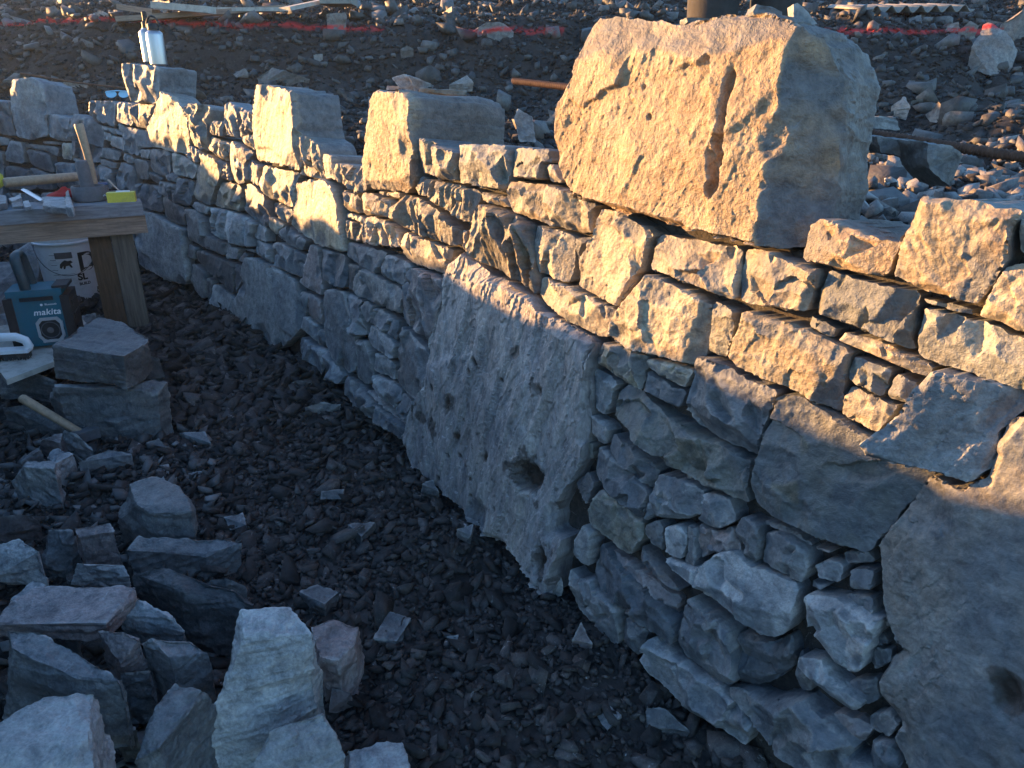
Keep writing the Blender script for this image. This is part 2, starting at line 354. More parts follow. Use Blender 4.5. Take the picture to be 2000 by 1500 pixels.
    if kind in 'fx':
        h = h + .0012 * fbm(np.stack([xr * 70, yr * 16], 1) + sh, 3, seed + 5)
        st = fbm(np.stack([xr * 9, yr * 4], 1) + sh, 4, seed + 6); h = h + (.0022 if kind == 'f' else .0016) * np.floor(st * 2.0)    # thin flaked layers
    h = h + .0008 * fbm(W * 34 + sh, 3, seed + 8) + .0009 * fbm(W * 130 + sh, 3, seed + 9, .6)
    if name == 'slab_stone':      # long flaked ridges running down the slab
        ys = W[:, 1] * .94 + W[:, 0] * .34; xs = W[:, 0] * .94 - W[:, 1] * .34
        fl = fbm(np.stack([xs * 17, ys * 3.2], 1) + sh, 3, seed + 50); h = h + .0042 * np.floor(fl * 2.6) + .003 * (1 - np.abs(vnoise(np.stack([xs * 26, ys * 3], 1) + sh, seed + 51)) * 2)
    if kind == 'x': h = h + .0013 * fbm(np.stack([xr * 40, yr * 22], 1) + sh, 4, seed + 12, .65) + .004 * fbm(W * 9 + sh, 2, seed + 13)
    def loc2(u, v): return to2(hit_wall([(u, v)], proud))[0]
    for (u0, v0, u1, v1, k, off) in cuts:      # broken planes that fall away on the right of the line
        a = loc2(u0, v0); e = loc2(u1, v1); d = (e - a) / np.linalg.norm(e - a); m2 = np.array([-d[1], d[0]])
        dd = (W - a) @ m2 + .012 * fbm(W * 12 + sh, 3, seed + 14); lim = H + off - k * dd; hcut = np.minimum(hcut, lim); h = np.minimum(h, lim + .0014 * fbm(W * 60 + sh, 3, seed + 33))
    stain = np.zeros(len(W))
    sc = dist / FPX
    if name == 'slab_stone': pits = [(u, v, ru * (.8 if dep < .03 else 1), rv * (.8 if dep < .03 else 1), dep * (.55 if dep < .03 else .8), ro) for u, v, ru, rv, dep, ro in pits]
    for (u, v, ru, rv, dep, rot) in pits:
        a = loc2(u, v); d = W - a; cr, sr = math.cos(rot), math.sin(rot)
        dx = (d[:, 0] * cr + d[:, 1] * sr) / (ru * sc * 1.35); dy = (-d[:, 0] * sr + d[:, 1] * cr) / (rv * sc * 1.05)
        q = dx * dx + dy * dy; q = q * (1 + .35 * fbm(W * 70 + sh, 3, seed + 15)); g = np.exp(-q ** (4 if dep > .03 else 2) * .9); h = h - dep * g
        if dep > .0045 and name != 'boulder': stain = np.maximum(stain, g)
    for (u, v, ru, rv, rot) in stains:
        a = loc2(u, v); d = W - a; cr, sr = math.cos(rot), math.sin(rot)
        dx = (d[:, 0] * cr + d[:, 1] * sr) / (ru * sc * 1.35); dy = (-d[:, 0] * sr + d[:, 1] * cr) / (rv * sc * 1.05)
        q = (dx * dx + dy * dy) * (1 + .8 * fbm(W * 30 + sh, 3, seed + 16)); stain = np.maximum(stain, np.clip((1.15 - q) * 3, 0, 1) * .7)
    fresh = np.maximum(np.clip((plat - hcut - .0012) / .003, 0, 1), ffr * (.8 if kind in 'sr' else .5)) * np.clip(.75 + .6 * fbm(W * 16 + sh, 3, seed + 30), 0, 1)
    h = np.maximum(h, -.16 if name == 'boulder' or cuts else -.09)
    V = c + W[:, :1] * t + W[:, 1:] * b + h[:, None] * n
    # ---- sides going back into the wall
    loop = [k for k, o in enumerate(orig) if o and min(o) < nb]
    mp = {}
    for k in loop: mp[min(orig[k])] = k
    loop = [mp[i] for i in sorted(mp) if i < nb]; lp = np.array(loop); nl = len(lp); V = list(V)
    R = rings or (3 if depth < .2 else 7); prev = lp; faces = [F]; cen = V2[:nb].mean(0)
    Wl = W[lp]; cur = len(V); VV = [np.array(V)]
    hb = h[lp]
    for k in range(1, R + 1):
        f = k / R; back = depth * f ** 1.3; ins = shrink * f
        q = Wl + (cen - Wl) * (ins + .03 * f)
        q3 = c + q[:, :1] * t + q[:, 1:] * b + ((hb * (1 - f)) - back)[:, None] * n
        if rings or depth >= .2:
            q3 = q3 + ((fbm(q3 * 7, 3, seed + 20)[:, None] * .016 + np.floor(2.2 * fbm(q3 * 10, 3, seed + 22))[:, None] * .0035 + fbm(q3 * 60, 3, seed + 21)[:, None] * .0022) * min(1, k / 3)) * np.array([t * .75 + b * .5])
        VV.append(q3); idx = np.arange(cur, cur + nl); cur += nl
        a1, a2, b1, b2 = prev, np.roll(prev, -1), idx, np.roll(idx, -1)
        faces.append(np.stack([a1, b1, a2], 1)); faces.append(np.stack([a2, b1, b2], 1)); prev = idx
    VV.append((c - depth * n)[None] + 0 * VV[-1][:1]); ci = cur
    faces.append(np.stack([prev, np.full(nl, ci), np.roll(prev, -1)], 1))
    V = np.vstack(VV) - np.array(org); F = np.vstack(faces)
    m = mesh_np(name, V, F, True, 38)
    at = m.attributes.new('fresh', 'FLOAT', 'POINT'); a = np.full(len(V), .8, np.float32); a[:len(fresh)] = fresh; at.data.foreach_set('value', a)
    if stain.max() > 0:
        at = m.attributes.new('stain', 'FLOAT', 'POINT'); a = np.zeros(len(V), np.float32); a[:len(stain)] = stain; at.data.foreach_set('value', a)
    o = link(name, m, M[tint], parent)
    return o

# tint, relief, proud, outline in photograph pixels
ST = '''
g s 0 | 0,195 22,199 26,240 33,267 -40,255 -40,190
g f 2 | 25,156 60,150 81,161 90,186 96,222 91,232 95,266 62,274 40,269 27,240 22,222 22,190 | d=.22
g s 0 | 91,223 112,223 140,231 142,276 120,276 96,265
d s 1 | 143,221 176,231 196,242 202,258 201,292 196,319 162,312 147,303 143,270
g r 0 | 175,196 226,197 230,250 196,238 178,229 | d=.25
g f 1 | 228,199 259,202 262,247 231,238
d s 0 | 260,203 309,203 300,226 291,252 263,247
l f 0 | 231,240 242,245 241,258 232,255
g s 0 | 200,245 230,252 241,261 240,266 202,254
g s -1 | 203,257 218,261 216,277 203,273
g f 0 | 220,264 241,270 241,294 216,284
g f 0 | 203,287 239,296 230,315 200,307
d f 0 | 200,310 228,318 225,330 199,321
g s 0 | 190,320 224,333 223,370 190,368
g s 0 | 247,248 290,255 293,287 275,289 273,305 243,294 243,257
d f 0 | 275,291 293,292 292,311 274,308
d r 0 | 243,298 262,307 262,320 242,313
g f 0 | 263,309 292,314 294,352 267,348
g s 1 | 240,316 262,323 266,356 268,392 224,380 226,345
g s 0 | 295,291 328,293 335,301 335,345 320,345 295,332
t f 2 | 321,179 338,184 352,198 362,210 372,240 373,280 364,303 352,299 296,286 293,252 306,222 | d=.12
t s 0 | 363,204 374,212 373,238 364,232
t r 2 | 376,202 395,204 412,211 409,240 408,262 407,294 400,294 377,282 375,254 375,225 | d=.10
t r 1 | 415,236 438,238 437,269 410,261
g r 1 | 445,197 470,209 499,219 498,258 472,271 441,262 440,212 | d=.10
t r 0 | 478,259 498,263 501,294 485,286 477,278
t r 0 | 409,266 435,274 454,281 449,306 448,316 418,301 409,287
g s 2 | 462,274 494,297 490,307 484,322 483,352 473,360 459,355 453,331 451,306 456,281
g r 0 | 420,306 451,321 457,355 437,349 438,326
t f 2 | 395,297 417,306 437,322 431,356 419,372 413,402 378,386 384,336
d r -1 | 376,284 394,296 386,320 368,307
o s 0 | 337,296 366,307 386,325 381,350 352,342 338,332
d s 0 | 296,335 319,347 314,361 297,352
d s -1 | 323,347 336,336 350,344 347,357 330,353
d r 0 | 316,353 346,361 350,346 378,355 377,388 372,403 350,397 318,376
d s 0 | 268,356 314,365 318,416 284,406 268,391
d f 0 | 319,381 349,399 363,406 362,441 342,435 321,420
d f 0 | 381,393 410,405 403,419 392,414 378,404
t s 0 | 437,353 476,363 473,412 445,407 417,401 421,372
d s 1 | 484,357 498,364 526,387 528,420 526,440 518,442 477,412 479,372
g f 0 | 487,309 508,324 505,345 506,365 486,351
t s 1 | 512,323 548,329 583,336 580,358 577,407 541,391 511,370 509,346
t f 5 | 506,164 528,167 560,172 577,178 583,215 588,262 593,332 555,322 505,313 501,250 | d=.20
t r 2 | 589,265 605,268 619,277 627,290 629,320 634,349 627,350 596,343 592,300
t f 1 | 634,300 642,301 650,305 653,348 638,349
t r 1 | 656,317 717,326 721,371 706,378 653,348
b x 5 | 742,176 797,179 811,192 810,300 812,340 805,366 791,376 775,372 738,371 722,352 720,300 726,240 731,205 | d=.36
t s 3 | 821,268 845,277 895,295 893,325 888,355 850,345 825,336 819,300
o s 3 | 901,280 999,285 997,349 985,373 940,364 894,355 898,320
o s 1 | 1006,288 1078,291 1081,316 1071,323 1069,353 1002,347 1002,310
t s 1 | 1074,323 1086,321 1101,356 1074,354
b s 2 | 1583,440 1604,424 1660,442 1717,467 1760,474 1751,500 1737,536 1717,542 1640,524 1564,507 1573,470 | d=.24
t x 5 | 1810,383 1870,387 1995,410 1978,450 1971,505 1929,571 1905,595 1850,579 1801,566 1746,536 1756,500 1782,432 1792,398 | d=.30
t s 3 | 1998,425 2060,430 2060,505 1995,495 1991,450 | d=.3
t x 3 | 1973,512 2065,518 2065,662 1990,648 1960,631 1915,617 1923,595
t s 2 | 1457,487 1500,489 1560,513 1603,527 1595,565 1579,611 1530,604 1470,597 1446,587 1444,545
o s 2 | 1618,524 1680,546 1735,554 1792,570 1789,640 1785,686 1700,649 1595,612 1601,575
o s 0 | 1802,579 1850,589 1902,601 1901,617 1860,607 1804,589
o s 2 | 1803,599 1860,613 1912,627 1990,654 2065,674 2065,783 1990,761 1900,729 1830,707 1791,691 1798,640
t s 2 | 1287,459 1350,467 1452,485 1447,540 1440,585 1420,581 1345,552 1269,525
t s 2 | 1000,354 1070,359 1120,373 1173,398 1164,420 1156,457 1125,453 1060,434 1006,414 997,390
t f 3 | 1180,406 1225,419 1262,441 1279,459 1272,475 1239,550 1212,599 1170,581 1127,559 1136,505 1161,470 1171,430
t s 1 | 1049,438 1085,448 1120,461 1121,500 1112,553 1080,544 1054,529 1048,480
d s -2 | 1130,464 1155,463 1154,472 1137,495 1130,518
t r 4 | 945,398 990,411 1039,435 1046,480 1046,530 1044,574 1020,557 975,529 931,507 923,490 925,445 931,410
t s 1 | 943,375 995,385 997,406 965,399 945,391
t s 2 | 1054,538 1115,561 1210,605 1202,635 1184,662 1120,631 1048,581
t x 3 | 1270,532 1330,556 1390,588 1386,640 1376,689 1359,717 1300,699 1225,679 1199,655 1201,630 1218,599 1246,560
o f 2 | 1395,589 1439,603 1433,650 1423,701 1383,684 1390,640
t x 3 | 1461,606 1510,621 1580,643 1663,685 1654,720 1649,745 1641,805 1600,787 1560,763 1500,739 1441,713 1428,699 1441,650
o s 0 | 1586,615 1636,639 1629,662 1579,636
t s 1 | 1635,665 1653,649 1705,661 1770,689 1830,714 1817,736 1780,724 1700,691
o s 1 | 1671,694 1744,722 1736,750 1726,776 1690,759 1661,741 1658,718
d s 1 | 1751,729 1793,749 1774,789 1733,775
t f 1 | 1663,753 1728,780 1757,793 1744,820 1723,845 1690,829 1647,809 1651,775
o s 5 | 1540,771 1560,769 1625,809 1720,867 1820,921 1790,965 1728,1036 1690,1081 1640,1065 1580,1039 1510,1007 1479,975 1471,940 1488,880 1501,840 1521,790
g f 6 | 1836,718 1880,729 1990,765 2065,787 2060,790 1995,800 1945,845 1940,880 1925,921 1890,944 1830,914 1733,877 1726,850 1790,796 1816,746
t s 2 | 1179,669 1215,673 1261,693 1263,715 1253,763 1215,741 1179,718 1165,700
t s 2 | 1266,699 1310,707 1356,724 1349,742 1340,758 1295,734 1268,717
g s 0 | 1267,723 1300,743 1344,765 1331,798 1300,784 1256,763
g s 4 | 1367,691 1420,713 1480,743 1525,763 1514,790 1502,815 1491,860 1477,892 1420,864 1364,835 1340,795 1351,745
g f 0 | 1161,719 1180,726 1213,749 1198,766 1188,800 1180,811 1164,798
o s 2 | 1219,752 1255,770 1300,808 1358,842 1420,868 1475,902 1468,945 1470,979 1430,964 1370,939 1290,894 1240,849 1192,810 1202,770
g f 0 | 1156,807 1196,836 1185,871 1161,850
g s 1 | 1199,844 1250,882 1290,916 1285,940 1276,952 1235,919 1191,878
o f 0 | 1148,861 1161,866 1156,899 1150,889
d s 2 | 1168,870 1200,892 1275,959 1261,1013 1215,984 1169,935 1161,920
o f 1 | 1174,952 1215,987 1257,1018 1258,1048 1231,1087 1185,1051 1150,1022 1156,987
d s 0 | 1126,938 1149,921 1167,944 1154,985 1140,965
l f 1 | 1142,1022 1159,1043 1156,1075 1150,1106 1138,1099 1121,1082 1127,1050
g s 2 | 1293,922 1374,952 1371,1000 1345,1015 1300,1013 1284,1003 1264,1016 1276,967
g s 2 | 1379,960 1424,973 1438,1000 1436,1021 1405,1033 1362,1014 1375,1000
g f 1 | 1262,1024 1289,1014 1299,1030 1294,1077 1275,1060 1261,1040
l f 2 | 1303,1028 1325,1024 1343,1041 1341,1075 1330,1093 1299,1079
g f 1 | 1347,1022 1364,1031 1363,1095 1361,1108 1336,1097 1347,1070
g s 2 | 1453,1006 1489,1023 1491,1045 1483,1097 1470,1098 1449,1089 1456,1065 1436,1037
g s 2 | 1496,1041 1528,1038 1565,1058 1579,1079 1581,1116 1561,1140 1505,1107 1487,1097
l s 3 | 1400,1080 1431,1074 1463,1106 1500,1115 1559,1147 1555,1190 1549,1223 1516,1248 1484,1237 1436,1201 1381,1159 1321,1115 1300,1087 1335,1102 1366,1110
d s 2 | 1168,1060 1192,1088 1228,1124 1252,1145 1305,1192 1323,1219 1323,1256 1280,1231 1230,1189 1189,1159 1161,1127 1159,1100
p s -4 | 1177,1060 1225,1090 1285,1132 1329,1166 1323,1207 1306,1185 1255,1141 1197,1087
p s -1 | 1255,1062 1272,1084 1305,1125 1331,1151 1326,1157 1285,1125 1251,1082
g s 2 | 1115,1109 1132,1129 1156,1131 1166,1151 1203,1175 1215,1195 1211,1255 1200,1263 1171,1227 1129,1181 1121,1148
g s 1 | 1223,1202 1271,1227 1259,1267 1246,1279 1221,1253
l s 3 | 1351,1164 1378,1188 1429,1229 1439,1275 1441,1335 1412,1333 1370,1309 1334,1282 1323,1245 1333,1200
g s 3 | 1279,1238 1311,1270 1334,1290 1399,1337 1449,1382 1476,1421 1460,1439 1447,1462 1400,1423 1351,1386 1301,1334 1269,1307 1258,1290
l s 3 | 1447,1344 1500,1367 1565,1362 1620,1402 1676,1456 1662,1476 1700,1500 1700,1540 1600,1545 1560,1500 1520,1470 1482,1424 1420,1346
l s 3 | 1573,1159 1640,1169 1690,1197 1720,1215 1705,1262 1676,1317 1629,1291 1596,1245 1577,1215
l s 2 | 1563,1282 1600,1287 1639,1334 1690,1376 1670,1389 1646,1376 1593,1331 1559,1300
g s 0 | 1593,1101 1624,1091 1649,1101 1645,1139 1601,1125
g s 0 | 1663,1111 1690,1107 1709,1115 1705,1153 1667,1151
l s -1 | 1593,1065 1637,1071 1630,1079 1597,1073
d s -2 | 1588,1131 1618,1144 1604,1149 1585,1145
d f -4 | 1702,1265 1740,1264 1746,1290 1713,1308 1700,1290
d f -4 | 1700,1395 1735,1385 1764,1411 1746,1438 1700,1420
p s -3 | 1606,1392 1650,1388 1708,1421 1690,1449 1641,1424
d s -2 | 1702,1442 1744,1447 1768,1490 1774,1560 1702,1560
d s -3 | 1446,1232 1484,1242 1516,1254 1550,1235 1560,1278 1552,1300 1500,1335 1447,1332 1444,1280
d s -4 | 1566,1264 1588,1302 1588,1348 1566,1350 1554,1312
d s -3 | 1656,1160 1712,1160 1718,1207 1690,1190 1650,1166
d s -4 | 1646,1076 1700,1072 1712,1098 1654,1102
p s -2 | 1372,1020 1404,1036 1436,1028 1448,1062 1446,1088 1402,1076 1368,1092 1366,1034
d s -3 | 1500,1012 1560,1040 1590,1062 1580,1072 1530,1034 1494,1022
d s -4 | 1712,1180 1722,1215 1738,1255 1710,1262
d s -4 | 1678,1320 1716,1322 1718,1368 1694,1374 1650,1335
q f 1 | 1824,927 1890,952 1930,927 1950,886 1953,852 1996,810 2120,792 2120,1560 1784,1560 1776,1490 1748,1440 1767,1410 1722,1365 1719,1320 1745,1284 1768,1272 1741,1225 1723,1160 1716,1070 1731,1039 1791,971
t f 3 | 582,359 605,353 643,351 659,374 666,400 673,466 675,494 640,485 611,472 577,451 571,438 578,400
t s 0 | 670,370 705,382 710,418 683,412 672,390
t s 1 | 712,374 740,382 765,392 764,410 760,425 732,419 714,420
t s 0 | 757,375 783,375 782,387 757,382
t s 0 | 742,374 752,375 750,381 742,378
t r 2 | 789,381 820,385 838,397 869,418 902,449 900,481 864,470 806,454 769,431 772,399
t r 1 | 826,344 836,348 833,365 836,384 823,382 817,365
t r 2 | 839,349 890,360 936,373 929,405 920,439 880,413 844,391 838,370
t f 0 | 682,415 712,424 710,437 680,423
t r 0 | 676,427 700,435 708,441 706,473 676,466
t r 1 | 715,427 729,422 759,431 781,448 785,484 745,479 712,475
t s 1 | 792,453 836,468 885,486 879,510 871,538 845,528 799,507 791,480
t r 0 | 909,449 917,451 917,494 907,484
g s 1 | 678,472 720,481 756,492 747,515 736,536 705,519 678,499
g s 1 | 760,495 807,518 799,540 787,560 743,537 751,515
p r 3 | 809,520 875,549 869,580 861,605 856,640 841,663 829,660 783,624 786,590 791,563
l f 2 | 716,525 770,558 788,567 782,600 780,614 735,594 694,572 696,543 705,531
d f 0 | 681,513 711,522 696,539 692,569 678,563
d s 1 | 630,485 675,498 680,538 677,564 655,559 632,544 628,512
p f 1 | 609,478 626,483 624,513 628,548 631,562 629,578 600,562 586,550 595,540 601,510
g s 1 | 541,472 568,482 596,497 597,522 591,543 576,538 541,520 539,495
d s 0 | 563,439 577,454 601,467 594,491 565,475 542,462 551,446
t f 0 | 531,422 558,439 547,449 540,459 527,446
o s 0 | 531,396 545,396 576,411 570,433 562,435 531,416
l r 2 | 409,408 428,406 472,419 505,435 495,463 497,484 455,474 406,453 404,422
g f 0 | 508,435 523,447 523,473 510,467 498,460
g s 0 | 500,466 533,481 535,517 501,496
l f 1 | 367,406 388,412 398,430 404,460 451,479 435,500 420,493 366,466
g f 0 | 448,482 468,485 466,507 443,503
g f 0 | 477,492 484,497 477,513 468,508
g f 0 | 485,485 497,488 496,494 479,487
d f 0 | 369,475 384,485 382,508 370,503
d f 1 | 387,486 435,506 457,514 458,575 428,547 404,525 387,509
d f 0 | 461,514 475,520 474,550 462,575
l f 3 | 489,499 540,524 575,549 585,580 589,615 587,640 565,668 548,680 520,666 475,655 448,622 461,585 477,550 481,520
l f 1 | 376,513 401,531 404,586 380,566 374,550
d f 0 | 407,541 416,549 413,591 407,587
l f 1 | 419,552 458,582 454,600 445,618 413,594
l f 1 | 262,404 319,422 361,447 363,470 367,508 372,546 366,558 323,545 280,525 262,512
d s 0 | 589,567 603,574 602,590 599,612 591,600
p f 0 | 606,570 629,587 631,610 631,637 601,614 605,590
g f 0 | 592,618 601,619 622,638 622,666 616,665 592,643
d s 0 | 626,642 635,649 637,668 629,677 625,667
d f 2 | 635,567 650,564 676,571 681,606 689,640 699,694 693,726 677,727 655,699 641,671 637,630 634,590
g s 0 | 679,572 710,587 705,600 710,628 715,655 695,655 686,610
g f 1 | 715,586 733,597 724,627 718,633 707,600
g s 0 | 737,598 777,625 779,640 777,665 768,657 729,631
g f 1 | 728,633 768,660 778,673 772,702 735,680 721,667 719,656
d f 0 | 698,662 717,664 725,690 729,712 727,747 709,751 695,730 703,694
g f 1 | 737,686 772,708 770,744 733,721
d f 2 | 784,636 800,647 847,689 842,720 837,764 822,785 794,765 773,745 780,698 783,662
g s 1 | 732,729 770,749 783,763 785,780 770,798 745,774 730,755
d s 0 | 788,765 813,785 805,805 797,829 785,819 771,803 787,782
g s 2 | 677,732 694,743 722,776 757,808 794,837 788,861 762,841 722,811 695,789 678,765
p s -1 | 721,763 730,762 745,780 769,807 795,832 764,807
g s 0 | -40,260 18,270 16,284 -40,284
g f 1 | 20,274 46,278 48,321 12,315 11,297
d f 1 | 50,291 98,299 107,335 101,337 61,322
g f 0 | 49,281 115,287 115,306 109,304 97,297 50,288
g s 0 | 83,275 119,278 118,283 82,280
t f 1 | 122,279 143,280 140,313 121,310
d f 1 | 14,321 68,335 71,372 13,370
g f 0 | -40,288 7,297 9,325 8,352 -40,350
g s 0 | 110,316 156,320 159,370 109,368
g s 0 | 61,325 99,340 103,371 75,369
g f 0 | 162,316 187,321 188,370 163,371
g f 0 | 146,307 159,313 157,316 145,314
g s 1 | 588,657 612,674 640,682 654,703 675,732 671,750 640,737 605,707 583,687
g s 0 | -60,356 8,358 10,395 -60,392
d s 0 | 13,376 70,378 72,412 12,410
g s 0 | 76,376 130,376 132,420 74,414
d s 0 | 135,376 190,374 190,420 136,420
g s 0 | 193,374 221,376 258,398 258,432 194,424
d s 0 | -60,396 5,400 40,416 42,446 -60,444
g s 0 | 46,418 128,424 130,462 46,450
d s 0 | 134,424 196,428 256,436 258,474 134,462
g s 0 | -60,449 60,455 60,492 -60,482
d s 0 | 65,456 150,466 150,500 64,492
g s 0 | 154,468 258,478 258,516 154,500
'''
ST += '''t s 2 | 2070,425 2190,440 2200,520 2075,505
t s 1 | 2075,515 2210,530 2230,700 2072,662
g s 1 | 2072,680 2240,712 2250,850 2072,785
t s 0 | 2200,440 2340,470 2350,600 2215,560
g s 1 | 2225,570 2370,615 2390,800 2245,745
d s 0 | 2130,800 2255,860 2270,1010 2132,960
g s 1 | 2132,972 2275,1025 2290,1210 2135,1150
l s 1 | 2136,1165 2300,1225 2310,1420 2138,1350
d s 0 | 2140,1365 2315,1440 2320,1620 2140,1560
g s 0 | 2255,765 2400,815 2420,1040 2280,990
d s 0 | 2282,1010 2430,1060 2450,1300 2310,1240
'''
org = hit_ground(620, 720); org = (float(org[0]), float(org[1]), float(gz(org[1])))
wall = empty('dry_stone_wall', org, 'curving drystone retaining wall of mixed slate blocks, sunlit along its upper courses', 'stone wall')
seed = 100
for line in ST.strip().split('\n'):
    p = line.split('|'); tint, kind, pr = p[0].split(); poly = [tuple(map(float, q.split(','))) for q in p[1].split()]
    kw = {}
    if len(p) > 2:
        for e in p[2].split():
            k, v = e.split('='); kw[{'d': 'depth'}[k]] = float(v)
    seed += 31; extra = {}
    if poly[0] == (1540, 771): extra = dict(cuts=[(1660, 840, 1600, 980, .32, .0), (1545, 775, 1515, 900, .16, .006)])
    if poly[0] == (1836, 718): extra = dict(tilt=(-.60, -.05))
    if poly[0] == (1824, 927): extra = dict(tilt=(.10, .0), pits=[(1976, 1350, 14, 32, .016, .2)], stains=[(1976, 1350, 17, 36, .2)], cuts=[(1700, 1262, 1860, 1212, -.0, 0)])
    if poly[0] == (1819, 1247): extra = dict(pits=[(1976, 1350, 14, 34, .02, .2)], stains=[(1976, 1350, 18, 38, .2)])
    if poly[0] == (1270, 532): extra = dict(cuts=[(1370, 590, 1330, 715, .8, .0)], tilt=(-.12, .05))
    if poly[0] == (1461, 606): extra = dict(cuts=[(1655, 690, 1600, 770, .9, .0)])
    wall_stone(poly, tint, kind, float(pr) * .0045 + .004, wall, org, seed, **kw, **extra)
# the two big ones
slab = [(905, 492), (925, 510), (960, 534), (1000, 554), (1045, 584), (1085, 614), (1120, 636), (1160, 662), (1168, 672), (1158, 702), (1155, 745), (1153, 800), (1144, 860), (1143, 900), (1124, 938), (1108, 960), (1090, 990), (1088, 1035), (1120, 1046), (1112, 1080), (1100, 1110), (1088, 1160), (1050, 1122), (997, 1066), (967, 1050), (900, 983), (860, 948), (797, 901), (790, 867), (801, 812), (838, 750), (848, 687), (868, 595), (873, 545), (888, 508)]
M['slab'] = rock_mat('pale_pitted_slab_rock', (.25, .235, .24, 1), (.34, .32, .31, 1), (.33, .26, .20, 1), .25, grain=(1, 1, .35), bump=.7)
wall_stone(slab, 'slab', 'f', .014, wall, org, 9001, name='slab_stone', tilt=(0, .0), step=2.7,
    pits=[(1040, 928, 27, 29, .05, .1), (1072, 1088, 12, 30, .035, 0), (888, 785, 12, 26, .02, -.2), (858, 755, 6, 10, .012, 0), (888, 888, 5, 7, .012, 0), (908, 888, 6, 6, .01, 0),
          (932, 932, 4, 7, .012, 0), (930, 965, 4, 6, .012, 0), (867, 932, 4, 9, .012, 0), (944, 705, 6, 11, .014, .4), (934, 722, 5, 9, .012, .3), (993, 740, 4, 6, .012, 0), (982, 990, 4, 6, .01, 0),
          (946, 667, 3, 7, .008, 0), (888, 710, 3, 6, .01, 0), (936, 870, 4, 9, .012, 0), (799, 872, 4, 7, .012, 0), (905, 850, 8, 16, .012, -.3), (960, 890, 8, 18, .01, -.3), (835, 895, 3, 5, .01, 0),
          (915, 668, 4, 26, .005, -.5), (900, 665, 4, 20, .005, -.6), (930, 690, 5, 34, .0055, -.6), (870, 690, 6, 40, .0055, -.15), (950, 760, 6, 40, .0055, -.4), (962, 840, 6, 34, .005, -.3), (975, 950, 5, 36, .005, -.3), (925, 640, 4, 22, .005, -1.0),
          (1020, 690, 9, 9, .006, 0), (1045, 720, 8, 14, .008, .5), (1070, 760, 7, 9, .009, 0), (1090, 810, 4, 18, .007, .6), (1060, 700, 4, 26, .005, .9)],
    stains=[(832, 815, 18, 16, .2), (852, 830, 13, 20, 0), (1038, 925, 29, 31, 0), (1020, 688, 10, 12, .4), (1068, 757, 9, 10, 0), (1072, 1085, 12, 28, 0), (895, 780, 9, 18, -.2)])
boulder = [(1172, 28), (1262, 38), (1357, 47), (1410, 29), (1500, 31), (1558, 47), (1598, 90), (1612, 140), (1605, 250), (1588, 340), (1580, 430), (1560, 480), (1520, 486), (1450, 468), (1340, 443), (1260, 423), (1180, 398), (1125, 372), (1108, 342), (1098, 290), (1100, 235), (1113, 190), (1134, 150), (1148, 90), (1160, 50)]
wall_stone(boulder, 'b', 'x', .02, wall, org, 9100, depth=.20, name='boulder', rings=26, step=2.7, tilt=(-.03, -.02),
    cuts=[(1532, 40, 1508, 330, 1.0, .0), (1505, 340, 1478, 480, 1.05, .002), (1160, 92, 1540, 118, .42, -.004)],
    pits=[(1440, 165, 6, 22, .018, 0), (1434, 205, 5, 22, .018, .1), (1432, 250, 5, 24, .020, .12), (1421, 295, 7, 26, .024, .25), (1411, 335, 8, 28, .026, .3), (1404, 368, 7, 14, .02, 0), (1270, 172, 3, 5, .008, 0), (1285, 230, 3, 5, .008, 0), (1236, 110, 11, 26, .0042, -.5), (1425, 84, 12, 26, .0043, -.3), (1300, 86, 10, 26, .0042, -.4)])
print('wall', time.time() - T0)
# mortar core behind the stones
core_px = [(-120, 225), (0, 222), (90, 236), (160, 240), (200, 212), (300, 214), (360, 246), (410, 276), (500, 305), (590, 345), (650, 330), (720, 338), (820, 300), (900, 296), (1000, 298), (1080, 310), (1180, 400), (1400, 462), (1560, 492), (1600, 450), (1760, 490), (1800, 420), (2000, 440), (2300, 470)]
ct = hit_wall(core_px, -.03); _, _, cs = base_sd(ct[:, :2]); o_ = np.argsort(cs); cs = cs[o_]; cz = ct[o_, 2]
ss = np.arange(0, CUM[-1], .02); k = np.clip(np.searchsorted(CUM, ss) - 1, 0, len(SEG_A) - 1); bx = SEG_A[k] + SEG_T[k] * (ss - CUM[k])[:, None]; nx = SEG_N[k]
zt = np.interp(ss, cs, cz); zb = gz(bx[:, 1]) - .15
prof = []; nu = 34; nd = 16
for j in range(nu):
    z = zb + (zt - zb) * j / (nu - 1); d = .035 + BATTER * (z - gz(bx[:, 1])); prof.append(np.column_stack([bx + nx * d[:, None], z]))
for j in range(1, nd + 1): prof.append(np.column_stack([bx + nx * (.035 + BATTER * (zt - gz(bx[:, 1])) + .38 * j / nd)[:, None], zt - .05 * (j / nd) ** 2]))
V = np.concatenate(prof); V = V + (fbm(V * 14, 4, 77)[:, None] * .010 + fbm(V * 50, 2, 78)[:, None] * .005) * np.column_stack([np.repeat([0], len(V)), np.repeat([-.5], len(V)), np.repeat([1], len(V))])
nS = len(ss); nR = nu + nd; ii, jj = np.meshgrid(np.arange(nR - 1), np.arange(nS - 1), indexing='ij'); a = (ii * nS + jj).ravel()
F = np.stack([a, a + 1, a + nS + 1, a + nS], 1)
link('mortar_core', mesh_np('mortar_core', V - np.array(org), F), M['mortar'], wall)

